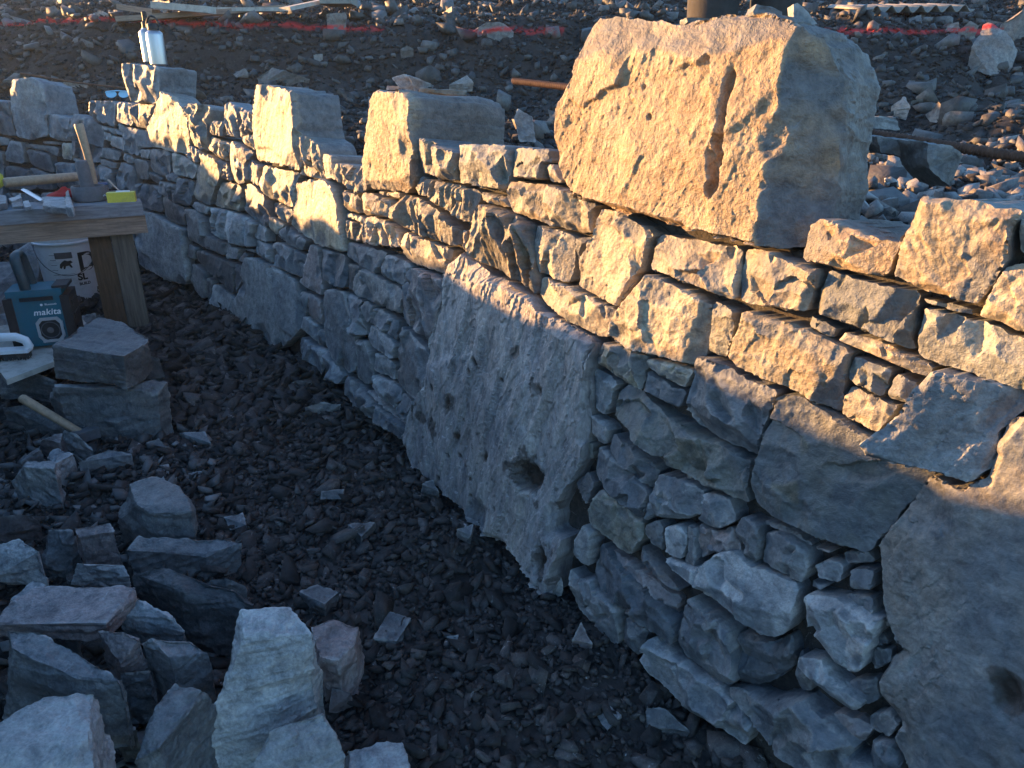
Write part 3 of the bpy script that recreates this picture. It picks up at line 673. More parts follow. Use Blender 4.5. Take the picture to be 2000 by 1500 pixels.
# ------------------------------------------------------------------ terrain sheets
def band(P):
    """strength of the red setting-out line sprayed across the bank at about 7 m"""
    yc = 6.92 - .012 * P[:, 0] + .03 * np.sin(P[:, 0] * 3.1)
    zc = np.interp(P[:, 0], [-6, -3.5, -1.5, 0, 1.5, 4], [.50, .50, .44, .41, .40, .42]) + .018 * fbm(P[:, :1].repeat(2, 1) * 2.6, 3, 4)
    gap = vnoise(np.stack([P[:, 0] * 2.1, 0 * P[:, 0]], 1), 31) > -.6
    return np.clip(1.6 - np.abs(P[:, 2] - zc) / .015, 0, 1) * (P[:, 1] < 8.6) * gap
def grid(x0, x1, y0, y1, st):
    X, Y = np.meshgrid(np.arange(x0, x1 + st / 2, st), np.arange(y0, y1 + st / 2, st)); n, m_ = X.shape
    ii, jj = np.meshgrid(np.arange(n - 1), np.arange(m_ - 1), indexing='ij'); a = (ii * m_ + jj).ravel()
    return X.ravel(), Y.ravel(), np.stack([a, a + 1, a + m_ + 1, a + m_], 1)
def front_h(x, y):
    p = np.stack([x, y], 1); return gz(y) + .025 * fbm(p * 2.2, 3, 40) + .008 * fbm(p * 14, 3, 41) + .004 * fbm(p * 55, 2, 42)
x, y, F = grid(-6.5, 2.2, -.8, 6.4, .025); z = front_h(x, y)
tag(link('ground', mesh_np('ground', np.stack([x, y, z], 1), F), M['gravel']), kind='structure')
x, y, F = grid(-9, 6.5, .6, 13, .035); sdv, _, _ = base_sd(np.stack([x, y], 1))
fade = np.clip((sdv - .3) / .5, 0, 1)
z = bank_h(x, y) + bank_detail(x, y) * fade; near = np.interp(base_sd(np.stack([x, y], 1))[2], cs, cz)
z = z * fade + (1 - fade) * (near - .06)
z = np.where(sdv < .18, -1.9 + 0 * z, z)
kf = (sdv[F] > .19).all(1); F = F[kf]
P = np.stack([x, y, z], 1); m = mesh_np('embankment', P, F)
at = m.attributes.new('paint', 'FLOAT', 'POINT'); at.data.foreach_set('value', band(P).astype(np.float32))
tag(link('embankment', m, M['soil']), kind='structure')
# wide coarse sheet out to the horizon
x, y, F = grid(-120, 120, -120, 160, 2.0); P2 = np.stack([x, y], 1); r = np.hypot(x, y - 4)
z = np.where(r < 14, -2.4, np.where(y > 4, 1.3 + .02 * (r - 14), -1.6) + .3 * fbm(P2 * .1, 3, 60)); 
tag(link('distant_ground', mesh_np('distant_ground', np.stack([x, y, z], 1), F), M['soil']), kind='structure')
# unseen heap added left of the frame, ridge shaped to shade the wall foot
PERP = np.array([.423, .906])
qv = np.arange(-4, 14, .05)
rz = np.interp(qv, [-4, 0, 1.15, 1.39, 1.67, 2.2, 2.69, 3.0, 3.2, 3.8, 4.5, 6.3, 8, 14], [-.1, -.05, -.02, .0, .01, .0, -.05, .12, .23, .38, .85, 1.75, 2.5, 3.2])
rz = rz + .075 * fbm(np.stack([qv * 3.5, qv * 0], 1), 3, 88) + .02 * fbm(np.stack([qv * 16, qv * 0], 1), 2, 89)
Aq = 1.75 * np.maximum(qv, 0) + 1.7
rows = []
for da, dz in ((-1.1, -2.4), (-.7, -1.0), (-.4, -.42), (-.2, -.16), (0, 0), (.25, -.12), (.6, -.5), (1.2, -1.3), (2.2, -3.0)):
    p = (Aq + da)[:, None] * SUN_D + qv[:, None] * PERP; rows.append(np.column_stack([p, np.maximum(rz + dz, -1.9)]))
V = np.concatenate(rows); V = V + fbm(V * 3, 3, 90)[:, None] * .02 * np.array([1, 1, .3]); nS = len(qv)
ii, jj = np.meshgrid(np.arange(8), np.arange(nS - 1), indexing='ij'); a = (ii * nS + jj).ravel()
tag(link('shadow_heap', mesh_np('shadow_heap', V, np.stack([a, a + 1, a + nS + 1, a + nS], 1)), M['soil']), kind='structure')
print('terrain', time.time() - T0)

# ------------------------------------------------------------------ loose rocks
def hull_mesh(pts, s, seed, amp=1.0):
    bm = bmesh.new(); [bm.verts.new(p) for p in pts]
    r = bmesh.ops.convex_hull(bm, input=bm.verts); bmesh.ops.delete(bm, geom=[v for v in bm.verts if not v.link_faces], context='VERTS')
    bmesh.ops.triangulate(bm, faces=bm.faces); bm.verts.index_update()
    V = np.array([v.co for v in bm.verts]); F = np.array([[v.index for v in f.verts] for f in bm.faces]); bm.free()
    ctr = V.mean(0)
    def subdiv(V, F):
        E = np.sort(np.concatenate([F[:, [0, 1]], F[:, [1, 2]], F[:, [2, 0]]]), 1); U, inv = np.unique(E, axis=0, return_inverse=True); inv = inv.ravel()
        Mv = (V[U[:, 0]] + V[U[:, 1]]) / 2; n = len(F); i0, i1, i2 = inv[:n] + len(V), inv[n:2 * n] + len(V), inv[2 * n:] + len(V)
        return np.vstack([V, Mv]), np.vstack([np.stack([F[:, 0], i0, i2], 1), np.stack([F[:, 1], i1, i0], 1), np.stack([F[:, 2], i2, i1], 1), np.stack([i0, i1, i2], 1)])
    size = np.ptp(V, axis=0).max(); lev = 0
    while lev < 6:
        e = np.linalg.norm(V[F[:, 0]] - V[F[:, 1]], axis=1).mean()
        if e < s or len(F) > 30000: break
        V, F = subdiv(V, F); lev += 1
    def normals():
        fn = np.cross(V[F[:, 1]] - V[F[:, 0]], V[F[:, 2]] - V[F[:, 0]]); vn = np.zeros_like(V)
        for k in range(3): np.add.at(vn, F[:, k], fn)
        return vn / (np.linalg.norm(vn, axis=1)[:, None] + 1e-12)
    vn = normals()
    if ((V - ctr) * vn).sum() < 0: F = F[:, ::-1]; vn = -vn
    rg = np.random.default_rng(seed); sh = rg.random(3) * 40
    V = V + vn * (amp * size * (.022 * fbm(V * (2.2 / size) + sh, 2, seed) + .034 * (bowls(V, size * .30, seed, .5) - .7) + .014 * (bowls(V, size * .13, seed + 5, .5) - .7)))[:, None]
    bx_ = rg.normal(size=3) * .25 + np.array([0, 0, 1]); bx_ /= np.linalg.norm(bx_); bd = (V @ bx_)
    V = V + vn * (amp * min(1, size / .15) * (.0032 * vnoise(np.stack([bd * 75, V[:, 0] * 5, V[:, 1] * 5], 1) + sh, seed + 9) + .0018 * vnoise(np.stack([bd * 170, V[:, 0] * 9, V[:, 1] * 9], 1) + sh, seed + 8)))[:, None]
    V = V + vn * (amp * (.0022 * fbm(V * 36 + sh, 4, seed + 2, .6) + .0014 * vnoise(V * 140 + sh, seed + 3)) * min(1, size / .12))[:, None]
    return V, F
ROCK_LABELS = set()
def rock(pts, tint, label, seed, cat='stone', surf='ground', s=None, drop=None, amp=1.0, group=None, name='loose_stone', base=None):
    f = hit_ground if surf == 'ground' else hit_bank
    P = [f(u, v, h) for u, v, h in pts]
    hs = [p[2] for p in pts]; hm = min(hs); top = [p for p in P]
    back = []
    for (u, v, h), p in zip(pts, P):
        if h > hm + .3 * (max(hs) - hm) or max(hs) - hm < .02:
            dz = (h - hm if drop is None else drop) + .01
            back.append(p + np.array([0, 0.01, -dz]) - .06 * np.array([p[0] - P[0][0], 0, 0]))
    P = np.array(P + back); dist = np.linalg.norm(P.mean(0)); s = s or max(.004, 3.2 * dist / FPX)
    V, F = hull_mesh(P, s, seed, amp)
    o_ = np.array([V[:, 0].mean(), V[:, 1].mean(), V[:, 2].min()])
    m = mesh_np(name, V - o_, F, True, 32)
    if surf != 'ground':
        at = m.attributes.new('paint', 'FLOAT', 'POINT'); at.data.foreach_set('value', band(V).astype(np.float32))
    o = link(name, m, M[tint], None, tuple(o_)); tag(o, label, cat, group); return o
G = [
 ([(104,675,.38),(192,612,.38),(291,657,.38),(287,670,.38),(242,695,.38),(112,737,.26),(222,742,.26),(287,697,.28)], 'g', 'flat-topped blue-grey block capping the stack beside the bench leg, dusted with chips'),
 ([(112,756,.235),(250,760,.235),(303,738,.235),(327,747,.22),(307,768,.20),(275,845,.03),(257,855,.0),(225,870,0),(175,857,.02),(160,825,.06),(105,775,.15)], 'd', 'large dark block carrying the flat-topped block beside the bench'),
 ([(270,690,.24),(310,698,.22),(322,735,.14),(290,745,.12)], 'g', 'grey wedge poking out behind the right of the two-block stack'),
 ([(-30,725,.14),(70,730,.16),(108,745,.14),(100,768,.08),(-30,778,.05)], 'g', 'broad grey slab under the front edge of the board'),
 ([(5,795,.10),(50,790,.12),(165,832,.08),(125,848,.05),(115,845,.02)], 'g', 'thin slate blade lying beneath the hammer handle'),
 ([(125,842,.1),(150,848,.12),(182,880,.08),(150,890,.02),(125,872,.04)], 'g', 'greenish flat flake just below the end of the hammer handle'),
 ([(80,857,.1),(122,847,.11),(118,865,.1),(97,885,.03),(77,882,.02)], 'p', 'small brownish chunk left of the greenish flake under the hammer'),
 ([(92,895,.1),(112,874,.12),(143,887,.12),(110,905,.12),(137,925,.0),(118,930,0)], 'g', 'small square-topped stone leaning behind the pale tapered block'),
 ([(52,897,.17),(110,903,.17),(105,915,.17),(45,912,.17),(22,942,.08),(62,980,0),(80,983,0),(116,950,.04)], 'l', 'pale block tapering to its foot, alone at the left below the hammer'),
 ([(40,902,.08),(72,873,.1),(80,878,.1),(55,910,.03)], 'g', 'narrow slate splinter leaning on the back of the pale tapered block'),
 ([(152,903,.08),(212,876,.1),(257,887,.08),(240,905,.05),(175,928,.0),(225,925,0)], 'g', 'low oblong blue-grey stone pointing right below the dark block'),
 ([(307,910,.04),(330,905,.04),(330,925,.02),(305,927,.01)], 'l', 'tiny pale chip above the pale-topped cube on the gravel'),
 ([(345,930,.02),(392,920,.025),(420,927,.015),(362,945,.01)], 'g', 'thin pointed blue slate lying flat above the pale-topped cube'),
 ([(255,945,.2),(305,935,.21),(350,950,.2),(375,998,.19),(300,1003,.19),(270,985,.2),(230,1022,.08),(252,1062,.0),(355,1047,0),(380,1005,.16),(290,1045,.03)], 'l', 'big cube-like stone with a pale top and brown sides, farthest right of the heap'),
 ([(-20,1010,.12),(60,1005,.13),(78,1018,.1),(52,1055,.04),(-20,1065,.04)], 'p', 'dull brown stone at the left frame edge, topmost of the foreground heap'),
 ([(-25,1070,.15),(37,1053,.17),(77,1077,.16),(60,1120,.08),(-25,1135,.08),(20,1140,.05)], 'l', 'pale rounded stone at the left frame edge under the dull brown one'),
 ([(95,1035,.16),(142,1035,.16),(141,1125,.02),(76,1125,.02),(90,1100,.08)], 'd', 'dark upright slab between the pale rounded stone and the brown block'),
 ([(144,1030,.2),(215,1022,.2),(222,1038,.19),(152,1050,.19),(240,1100,.03),(162,1100,.03)], 'p', 'brown block with a pale narrow top beside the dark upright slab'),
 ([(245,1075,.13),(272,1048,.15),(440,1052,.13),(472,1060,.12),(465,1100,.02),(430,1118,.0),(260,1100,.02),(400,1085,.12),(270,1080,.12)], 'g', 'long low bar of slate lying just in front of the pale-topped cube'),
 ([(150,1100,.17),(240,1103,.17),(252,1125,.15),(248,1145,.1),(140,1140,.1)], 'l', 'pale streaked stone behind the upper edge of the purple slab'),
 ([(70,1146,.27),(265,1145,.27),(267,1165,.25),(208,1217,.25),(-20,1220,.25),(25,1175,.26),(170,1232,.21),(-20,1235,.21),(265,1180,.22)], 'p', 'wide flat purplish slab lying across the middle of the heap'),
 ([(22,1172,.22),(65,1130,.24),(90,1143,.24),(30,1200,.15)], 'g', 'small blue wedge rising behind the left end of the purple slab'),
 ([(157,1146,.2),(185,1131,.23),(210,1146,.2),(180,1155,.15)], 'g', 'small blue tip showing behind the middle of the purple slab'),
 ([(258,1120,.2),(302,1105,.22),(350,1118,.22),(455,1150,.2),(497,1180,.17),(470,1192,.16),(440,1270,.03),(425,1280,.02),(300,1170,.15),(268,1150,.15),(360,1220,.1),(340,1150,.21)], 'd', 'massive dark angular block right of the purple slab'),
 ([(412,1136,.14),(440,1128,.16),(480,1145,.12),(475,1165,.05),(440,1150,.1)], 'g', 'small grey peak behind the right end of the massive dark block'),
 ([(232,1200,.22),(268,1170,.24),(335,1206,.22),(360,1233,.19),(337,1257,.13),(290,1248,.15)], 'g', 'spotted grey lozenge wedged between the purple slab and the massive block'),
 ([(192,1233,.26),(240,1234,.27),(273,1246,.26),(285,1290,.2),(235,1297,.22),(237,1318,.14),(288,1302,.16),(205,1265,.22)], 'p', 'mauve chunk resting on the ridge of the long wedge'),
 ([(278,1258,.22),(295,1247,.24),(372,1248,.22),(406,1276,.2),(413,1295,.17),(395,1340,.05),(312,1322,.12),(330,1285,.22)], 'g', 'blue and brown mottled stone left of the tall upright block'),
 ([(100,1225,.2),(146,1235,.2),(140,1262,.12),(105,1262,.12)], 'd', 'small dark flake shaded under the front of the purple slab'),
 ([(15,1231,.36),(70,1236,.36),(135,1265,.34),(238,1330,.3),(247,1355,.27),(220,1410,.12),(90,1400,.14),(18,1310,.3),(15,1400,.15),(20,1265,.36),(150,1325,.32)], 'g', 'long blue wedge with a bright sloping ridge at the left of the heap'),
 ([(235,1315,.2),(293,1310,.2),(292,1345,.14),(275,1395,.05),(225,1410,.05)], 'd', 'dark lump tucked under the right end of the long wedge'),
 ([(-30,1430,.42),(45,1385,.42),(85,1362,.42),(140,1355,.42),(185,1352,.41),(170,1440,.41),(183,1500,.38),(185,1560,.3),(-30,1560,.4),(232,1500,.2),(192,1390,.39)], 'l', 'huge pale flat-topped stone in the bottom left corner'),
 ([(342,1335,.26),(392,1350,.26),(312,1365,.26),(298,1408,.25),(262,1488,.22),(310,1462,.24),(365,1395,.25),(417,1378,.2),(405,1470,.05),(330,1520,.1),(270,1520,.15)], 'g', 'leaning lance-shaped stone left of the tall upright block'),
 ([(218,1418,.15),(240,1413,.16),(262,1425,.15),(245,1485,.05),(228,1440,.1)], 'd', 'small dark triangle deep in the gap by the bottom left corner stone'),
 ([(472,1192,.36),(565,1188,.36),(607,1238,.34),(480,1247,.34),(420,1375,.2),(410,1495,.04),(500,1500,.03),(560,1480,.03),(636,1385,.06),(632,1325,.16)], 'l', 'tall upright block with a bright blue cap, largest of the heap'),
 ([(495,1490,.16),(528,1430,.2),(580,1408,.2),(632,1391,.2),(650,1425,.18),(675,1478,.14),(670,1540,.1),(500,1540,.12)], 'l', 'pale pitted stone at the bottom edge below the tall upright block'),
 ([(678,1464,.1),(785,1450,.1),(806,1520,.1),(800,1560,.1),(680,1560,.1),(676,1500,.05)], 'l', 'flat pale blue slab cut by the bottom edge, rightmost of the heap'),
 ([(608,1225,.18),(650,1206,.18),(700,1223,.18),(694,1257,.17),(662,1290,.17),(625,1282,.17),(708,1275,.06),(685,1340,.0),(632,1338,.02)], 'p', 'dark brown chunky block right against the tall upright block'),
 ([(648,1343,.08),(687,1353,.07),(658,1393,.03),(640,1392,.04)], 'p', 'small mauve triangle below the dark brown chunky block'),
 ([(585,1156,.055),(620,1140,.055),(662,1156,.055),(634,1180,.055),(600,1190,.01),(640,1198,0),(665,1175,.01)], 'd', 'low dark diamond-topped stone on gravel above the brown chunky block'),
 ([(732,1247,.035),(755,1192,.035),(802,1208,.035),(790,1230,.035),(775,1252,.035),(765,1280,.0),(738,1262,.01)], 'd', 'flat dark slab on the gravel right of the brown chunky block'),
 ([(350,845,.05),(400,843,.05),(412,865,.03),(385,870,.01),(355,855,.02)], 'd', 'flat dark chip on the gravel right of the stacked dark block'),
 ([(285,865,.05),(310,856,.06),(325,875,.04),(300,882,.01)], 'g', 'small blue-grey chip at the foot of the stacked dark block'),
 ([(437,1010,.04),(475,1000,.04),(482,1025,.03),(450,1035,.01)], 'd', 'oval dark pebble on gravel right of the pale-topped cube'),
 ([(628,960,.04),(672,955,.04),(668,975,.02),(626,975,.02)], 'd', 'oblong dark chip in the middle of the gravel'),
 ([(678,1023,.05),(733,1020,.05),(706,1048,.05),(735,1030,.02),(706,1055,.0)], 'd', 'dark triangular chip in the gravel left of the pitted slab'),
 ([(825,945,.05),(845,938,.05),(857,960,.04),(850,968,.02),(822,962,.01)], 'd', 'dark lump on gravel close to the left foot of the pitted slab'),
 ([(892,1034,.04),(925,1022,.05),(920,1045,.04),(910,1058,.01)], 'g', 'blue shard leaning at the foot of the pitted slab'),
 ([(1155,1395,.03),(1192,1378,.03),(1215,1396,.03),(1187,1426,.03),(1187,1432,0)], 'g', 'greenish diamond-shaped flat chip near the bottom of the wall'),
 ([(1262,1380,.04),(1300,1385,.04),(1348,1430,.02),(1340,1440,.0),(1262,1415,.02)], 'd', 'long dark flat chip right of the greenish diamond-shaped chip'),
 ([(1117,1250,.05),(1135,1215,.07),(1158,1258,.04),(1130,1270,.01)], 'p', 'brown pyramid pebble below the lowest stone of the wall'),
 ([(1057,1130,.06),(1095,1125,.07),(1100,1145,.05),(1085,1160,.01),(1060,1148,.02)], 'l', 'pale lump under the bottom tip of the pitted slab'),
 ([(1097,1262,.02),(1115,1258,.02),(1118,1272,.01),(1100,1276,.0)], 'l', 'tiny white chip on dark gravel left of the brown pyramid pebble'),
 ([(872,1243,.02),(895,1240,.02),(893,1253,.01),(874,1256,.0)], 'l', 'tiny bright chip alone in the lower gravel'),
 ([(595,795,.06),(625,786,.07),(665,790,.05),(640,805,.03),(598,815,.01)], 'g', 'pale edged flake beside the rubble footing of the wall'),
 ([(-30,515,.2),(45,508,.22),(50,560,.1),(-30,580,.1)], 'g', 'blocky stone under the bench at the left frame edge'),
 ([(28,492,.25),(60,470,.28),(78,500,.2),(72,560,.05),(40,560,.05)], 'g', 'stone behind the radio handle beneath the bench'),
 ([(-30,565,.2),(15,570,.2),(24,610,.1),(-30,625,.1)], 'g', 'grey stone left of the radio body'),
 ([(-30,618,.2),(10,612,.2),(24,650,.12),(-30,660,.12)], 'g', 'pale grey stone just behind the scrubbing brush'),
 ([(155,618,.12),(185,612,.14),(200,640,.1),(160,655,.06)], 'd', 'dark stone between the radio and the bench legs'),
]
for i, (pts, tint, lab) in enumerate(G): rock(pts, tint, lab, 500 + 13 * i, group=None)
Bk = [
 ([(122,88,.0),(150,72,.12),(182,84,.1),(176,100,.0),(125,102,0)], 'pale topped rounded boulder on the bank above the far wall end'),
 ([(160,32,.1),(192,19,.16),(212,28,.14),(202,46,.02),(150,44,0)], 'pale boulder crossed by the red line left of the steel bottles'),
 ([(637,27,.2),(675,25,.2),(676,57,.05),(670,76,.0),(640,76,0)], 'upright blue-grey block crossed by the red line near mid bank'),
 ([(922,60,.12),(950,43,.2),(976,42,.2),(1004,62,.1),(975,85,0),(945,88,0),(925,76,.03)], 'rounded boulder with a red stripe left of the big wall boulder'),
 ([(1897,90,.15),(1925,48,.25),(1965,60,.25),(1988,100,.12),(1975,145,0),(1935,148,0),(1900,135,0)], 'large boulder splashed with red paint at the right edge'),
 ([(1952,48,.1),(2000,14,.25),(2050,10,.25),(2050,60,.05),(1990,62,0)], 'pale block above the paint-splashed boulder at the right edge'),
 ([(1872,60,.08),(1895,40,.14),(1912,50,.1),(1884,74,.0)], 'tan stone left of the paint-splashed boulder'),
 ([(1810,225,.02),(1832,197,.14),(1853,212,.12),(1840,234,0)], 'sunlit pointed stone on the right of the bank'),
 ([(1742,207,.06),(1765,190,.12),(1778,207,.08),(1762,221,0)], 'sunlit round stone left of the pointed stone on the bank'),
 ([(1780,197,.06),(1815,190,.08),(1808,213,0),(1786,210,0)], 'sunlit square stone between the round and the pointed one'),
 ([(1927,220,.08),(1962,212,.1),(2010,216,.1),(2010,247,0),(1970,250,0)], 'sunlit slab at the right edge above the rebar'),
 ([(612,107,.08),(630,105,.08),(631,125,0),(615,122,0)], 'small square stone on the bank below the upright red-striped block'),
 ([(782,98,.05),(795,88,.08),(808,97,.04),(797,106,0)], 'small pale stone in mid bank above the slate flakes'),
 ([(877,165,.04),(912,147,.08),(925,162,.05),(880,172,0)], 'rusty oval slab left of the rebar end'),
 ([(862,26,.04),(882,12,.12),(890,20,.08),(868,34,0)], 'small pale stone high on the bank above the red line'),
 ([(5,158,.06),(27,142,.1),(50,146,.1),(25,170,0)], 'pale slab behind the tall stone at the far left'),
 ([(122,160,.07),(172,162,.07),(160,180,0),(132,178,0)], 'flat stone on the bank between the far wall and the bottles'),
 ([(117,175,.1),(132,182,.08),(112,208,0),(108,200,0)], 'slender blue shard standing behind the far wall'),
 ([(500,152,.03),(530,132,.1),(557,137,.12),(605,155,.05),(600,167,0),(505,165,0)], 'broad dark outcrop behind the tallest sunlit upright stone'),
 ([(455,145,.0),(478,132,.06),(485,142,.03),(462,152,0)], 'small blue slab left of the broad dark outcrop'),
 ([(300,5,.1),(330,0,.15),(345,12,.05),(305,16,0)], 'grey stone half hidden above the timber boards'),
 ([(1030,20,.06),(1052,10,.1),(1058,26,0),(1032,30,0)], 'tan stone on the bank left of the standing person'),
 ([(1775,36,.06),(1800,28,.08),(1806,50,0),(1778,54,0)], 'dull stone above the red line right of the big wall boulder'),
 ([(1850,48,.05),(1872,42,.08),(1876,60,0),(1852,62,0)], 'small blue-grey stone touching the red line at the right'),
]
for i, (pts, lab) in enumerate(Bk): rock(pts, 'bank', lab, 900 + 17 * i, surf='bank', cat='boulder' if 'boulder' in lab else 'stone', group=None, name='bank_boulder' if 'boulder' in lab else 'bank_stone')
print('rocks', time.time() - T0)

# ------------------------------------------------------------------ gravel and rubble (uncountable)
def chip_templates(n, flat):
    T = []
    for k in range(n):
        bm = bmesh.new()
        for sx in (-1, 1):
            for sy in (-1, 1):
                for sz in (-1, 1):
                    if RG.random() < .13: continue
                    bm.verts.new(((sx * .72 + RG.uniform(-.34, .34)), sy * .72 + RG.uniform(-.34, .34), flat * (sz * .62 + RG.uniform(-.3, .3))))
        bm.verts.new((RG.uniform(.8, 1.15), RG.uniform(-.4, .4), RG.uniform(-.2, .2) * flat)); bm.verts.new((RG.uniform(-.4, .4), RG.uniform(-1.1, -.8), RG.uniform(-.2, .2) * flat))
        bmesh.ops.convex_hull(bm, input=bm.verts); bmesh.ops.delete(bm, geom=[v for v in bm.verts if not v.link_faces], context='VERTS')
        bmesh.ops.triangulate(bm, faces=bm.faces); bm.verts.index_update(); bmesh.ops.recalc_face_normals(bm, faces=bm.faces)
        T.append((np.array([v.co for v in bm.verts]), np.array([[v.index for v in f.verts] for f in bm.faces]))); bm.free()
    return T
def scatter(name, pos, size, mat, tmpl, label, tiltamt, paint=False, asp=(1.0, .65), cat='gravel'):
    VV = []; FF = []; n0 = 0; idx = RG.integers(0, len(tmpl), len(pos)); CC = []
    for k, (tv, tf) in enumerate(tmpl):
        sel = np.where(idx == k)[0]; n = len(sel)
        if not n: continue
        a = RG.uniform(0, 6.283, n); ca, sa = np.cos(a), np.sin(a); tx = RG.normal(0, tiltamt, n); ty = RG.normal(0, tiltamt, n)
        Lc = np.stack([tv[:, 0] * asp[0], tv[:, 1] * asp[1], tv[:, 2]], 1)[None] * size[sel][:, None, None] * RG.uniform(.75, 1.3, (n, 1, 3))
        x_ = Lc[..., 0] * ca[:, None] - Lc[..., 1] * sa[:, None]; y_ = Lc[..., 0] * sa[:, None] + Lc[..., 1] * ca[:, None]
        z_ = Lc[..., 2] + x_ * tx[:, None] + y_ * ty[:, None]
        P = np.stack([x_, y_, z_], 2) + pos[sel][:, None, :]
        VV.append(P.reshape(-1, 3)); FF.append((tf[None] + (np.arange(n) * len(tv))[:, None, None]).reshape(-1, 3) + n0); n0 += n * len(tv)
        CC.append(np.repeat(RG.random(n) ** 2.5, len(tv)))
    V = np.vstack(VV); m = mesh_np(name, V, np.vstack(FF), False)
    at = m.attributes.new('tone', 'FLOAT', 'POINT'); at.data.foreach_set('value', np.concatenate(CC).astype(np.float32))
    if paint: at = m.attributes.new('paint', 'FLOAT', 'POINT'); at.data.foreach_set('value', band(V).astype(np.float32))
    return tag(link(name, m, mat), label, cat, kind='stuff')
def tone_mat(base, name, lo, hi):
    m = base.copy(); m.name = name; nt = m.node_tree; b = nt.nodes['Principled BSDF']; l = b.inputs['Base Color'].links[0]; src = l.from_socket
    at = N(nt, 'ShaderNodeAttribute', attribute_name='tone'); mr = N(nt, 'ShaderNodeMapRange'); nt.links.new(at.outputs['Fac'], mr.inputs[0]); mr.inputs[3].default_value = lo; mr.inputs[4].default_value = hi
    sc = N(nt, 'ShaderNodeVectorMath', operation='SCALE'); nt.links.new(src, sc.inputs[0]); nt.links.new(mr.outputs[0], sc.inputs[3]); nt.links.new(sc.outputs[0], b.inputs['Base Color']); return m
M['gravel2'] = tone_mat(M['gravel'], 'dark_gravel_chips', .7, 3.0)
M['bank2'] = tone_mat(M['bank'], 'bank_rubble', .18, .48)
TC = chip_templates(14, .45); TF = chip_templates(14, .30); TR = chip_templates(14, .75)
def ground_pts(n, x0, x1, y0, y1, lift):
    p = RG.uniform((x0, y0), (x1, y1), (n, 2)); s, _, _ = base_sd(p); p = p[s < .02]
    u = p[:, 0] / np.maximum(p[:, 1], .1); p = p[(u > -.95) & (u < 1.6) & (p[:, 1] > .2)]
    return np.column_stack([p, front_h(p[:, 0], p[:, 1]) + lift])
p = ground_pts(95200, -4.2, 1.7, .2, 5.2, .002); scatter('gravel', p, RG.uniform(.005, .014, len(p)), M['gravel2'], TR, 'fine dark gravel covering the ground at the foot of the wall', .35)
p = ground_pts(26880, -4.2, 1.7, .2, 5.2, .007); scatter('slate_chips', p, .012 + .022 * RG.random(len(p)) ** 2.0, M['gravel2'], TC, 'dark slate chips strewn over the gravel', .38)
p = ground_pts(2240, -4.2, 1.7, .2, 5.2, .012); p = p[p[:, 1] > 1.0]; scatter('gravel_stones', p, .024 + .032 * RG.random(len(p)) ** 2, M['gravel2'], TC, 'larger dark slate pieces strewn over the gravel', .35)
# far shingled chips near the wall foot
p = ground_pts(5000, -2.9, -.2, 2.7, 5.0, .016); scatter('shingled_chips', p, .020 + .035 * RG.random(len(p)) ** 2, M['gravel2'], TF, 'overlapping flat slate chips between the bench and the wall', .45)
p = RG.uniform((-1.9, 1.15), (-.15, 2.7), (1500, 2)); p = p[(p[:, 0] < -.42 * p[:, 1] - .08) & (RG.random(1500) < .55)]
M['pile'] = tone_mat(M['g'], 'pile_chips', .25, .75)
scatter('pile_chips', np.column_stack([p, front_h(p[:, 0], p[:, 1]) + .016]), .012 + .032 * RG.random(len(p)) ** 1.8, M['pile'], TC, 'small broken offcuts lying between the loose stones', .5)
def bank_pts(n, x0, x1, y0, y1, lift, mind=.42):
    p = RG.uniform((x0, y0), (x1, y1), (n, 2)); s, _, _ = base_sd(p); p = p[s > mind]
    u = p[:, 0] / p[:, 1]; p = p[(u > -1) & (u < 1.1)]
    return np.column_stack([p, bank_h(p[:, 0], p[:, 1]) + bank_detail(p[:, 0], p[:, 1]) + lift])
p = bank_pts(70000, -7, 6, 1.4, 10, .002); scatter('soil_crumbs', p, RG.uniform(.008, .030, len(p)) * RG.uniform(.6, 1, len(p)), M['soil'], TR, 'dark crumbly soil lumps covering the bank', .2, True, (1, .8), 'soil')
p = bank_pts(11000, -7, 6, 1.4, 10, .008); scatter('bank_rubble', p, .014 + .035 * RG.random(len(p)) ** 2.5, M['bank2'], TR, 'small broken stones scattered over the soil bank', .3, True, (1, .75), 'rubble')
p = bank_pts(1700, -7, 6, 2.0, 10, .02, .6); scatter('bank_rubble_large', p, .030 + .075 * RG.random(len(p)) ** 2.4, M['bank2'], TR, 'larger broken stones scattered over the soil bank', .3, True, (1, .75), 'rubble')
def near_pts(n): return bank_pts(n, .5, 4.5, 1.3, 4.2, .012, .5)
M['bank3'] = tone_mat(M['bank'], 'sun_painted_bank_rubble', .45, 1.15)  # brighter copy of the bank rock, low sunlight put into its colour
p = near_pts(4500); scatter('sun_painted_rubble', p, .012 + .034 * RG.random(len(p)) ** 2, M['bank3'], TR, 'broken stones coloured brighter as if in low sun behind the big boulder', .3, False, (1, .75), 'rubble')
print('scatter', time.time() - T0)

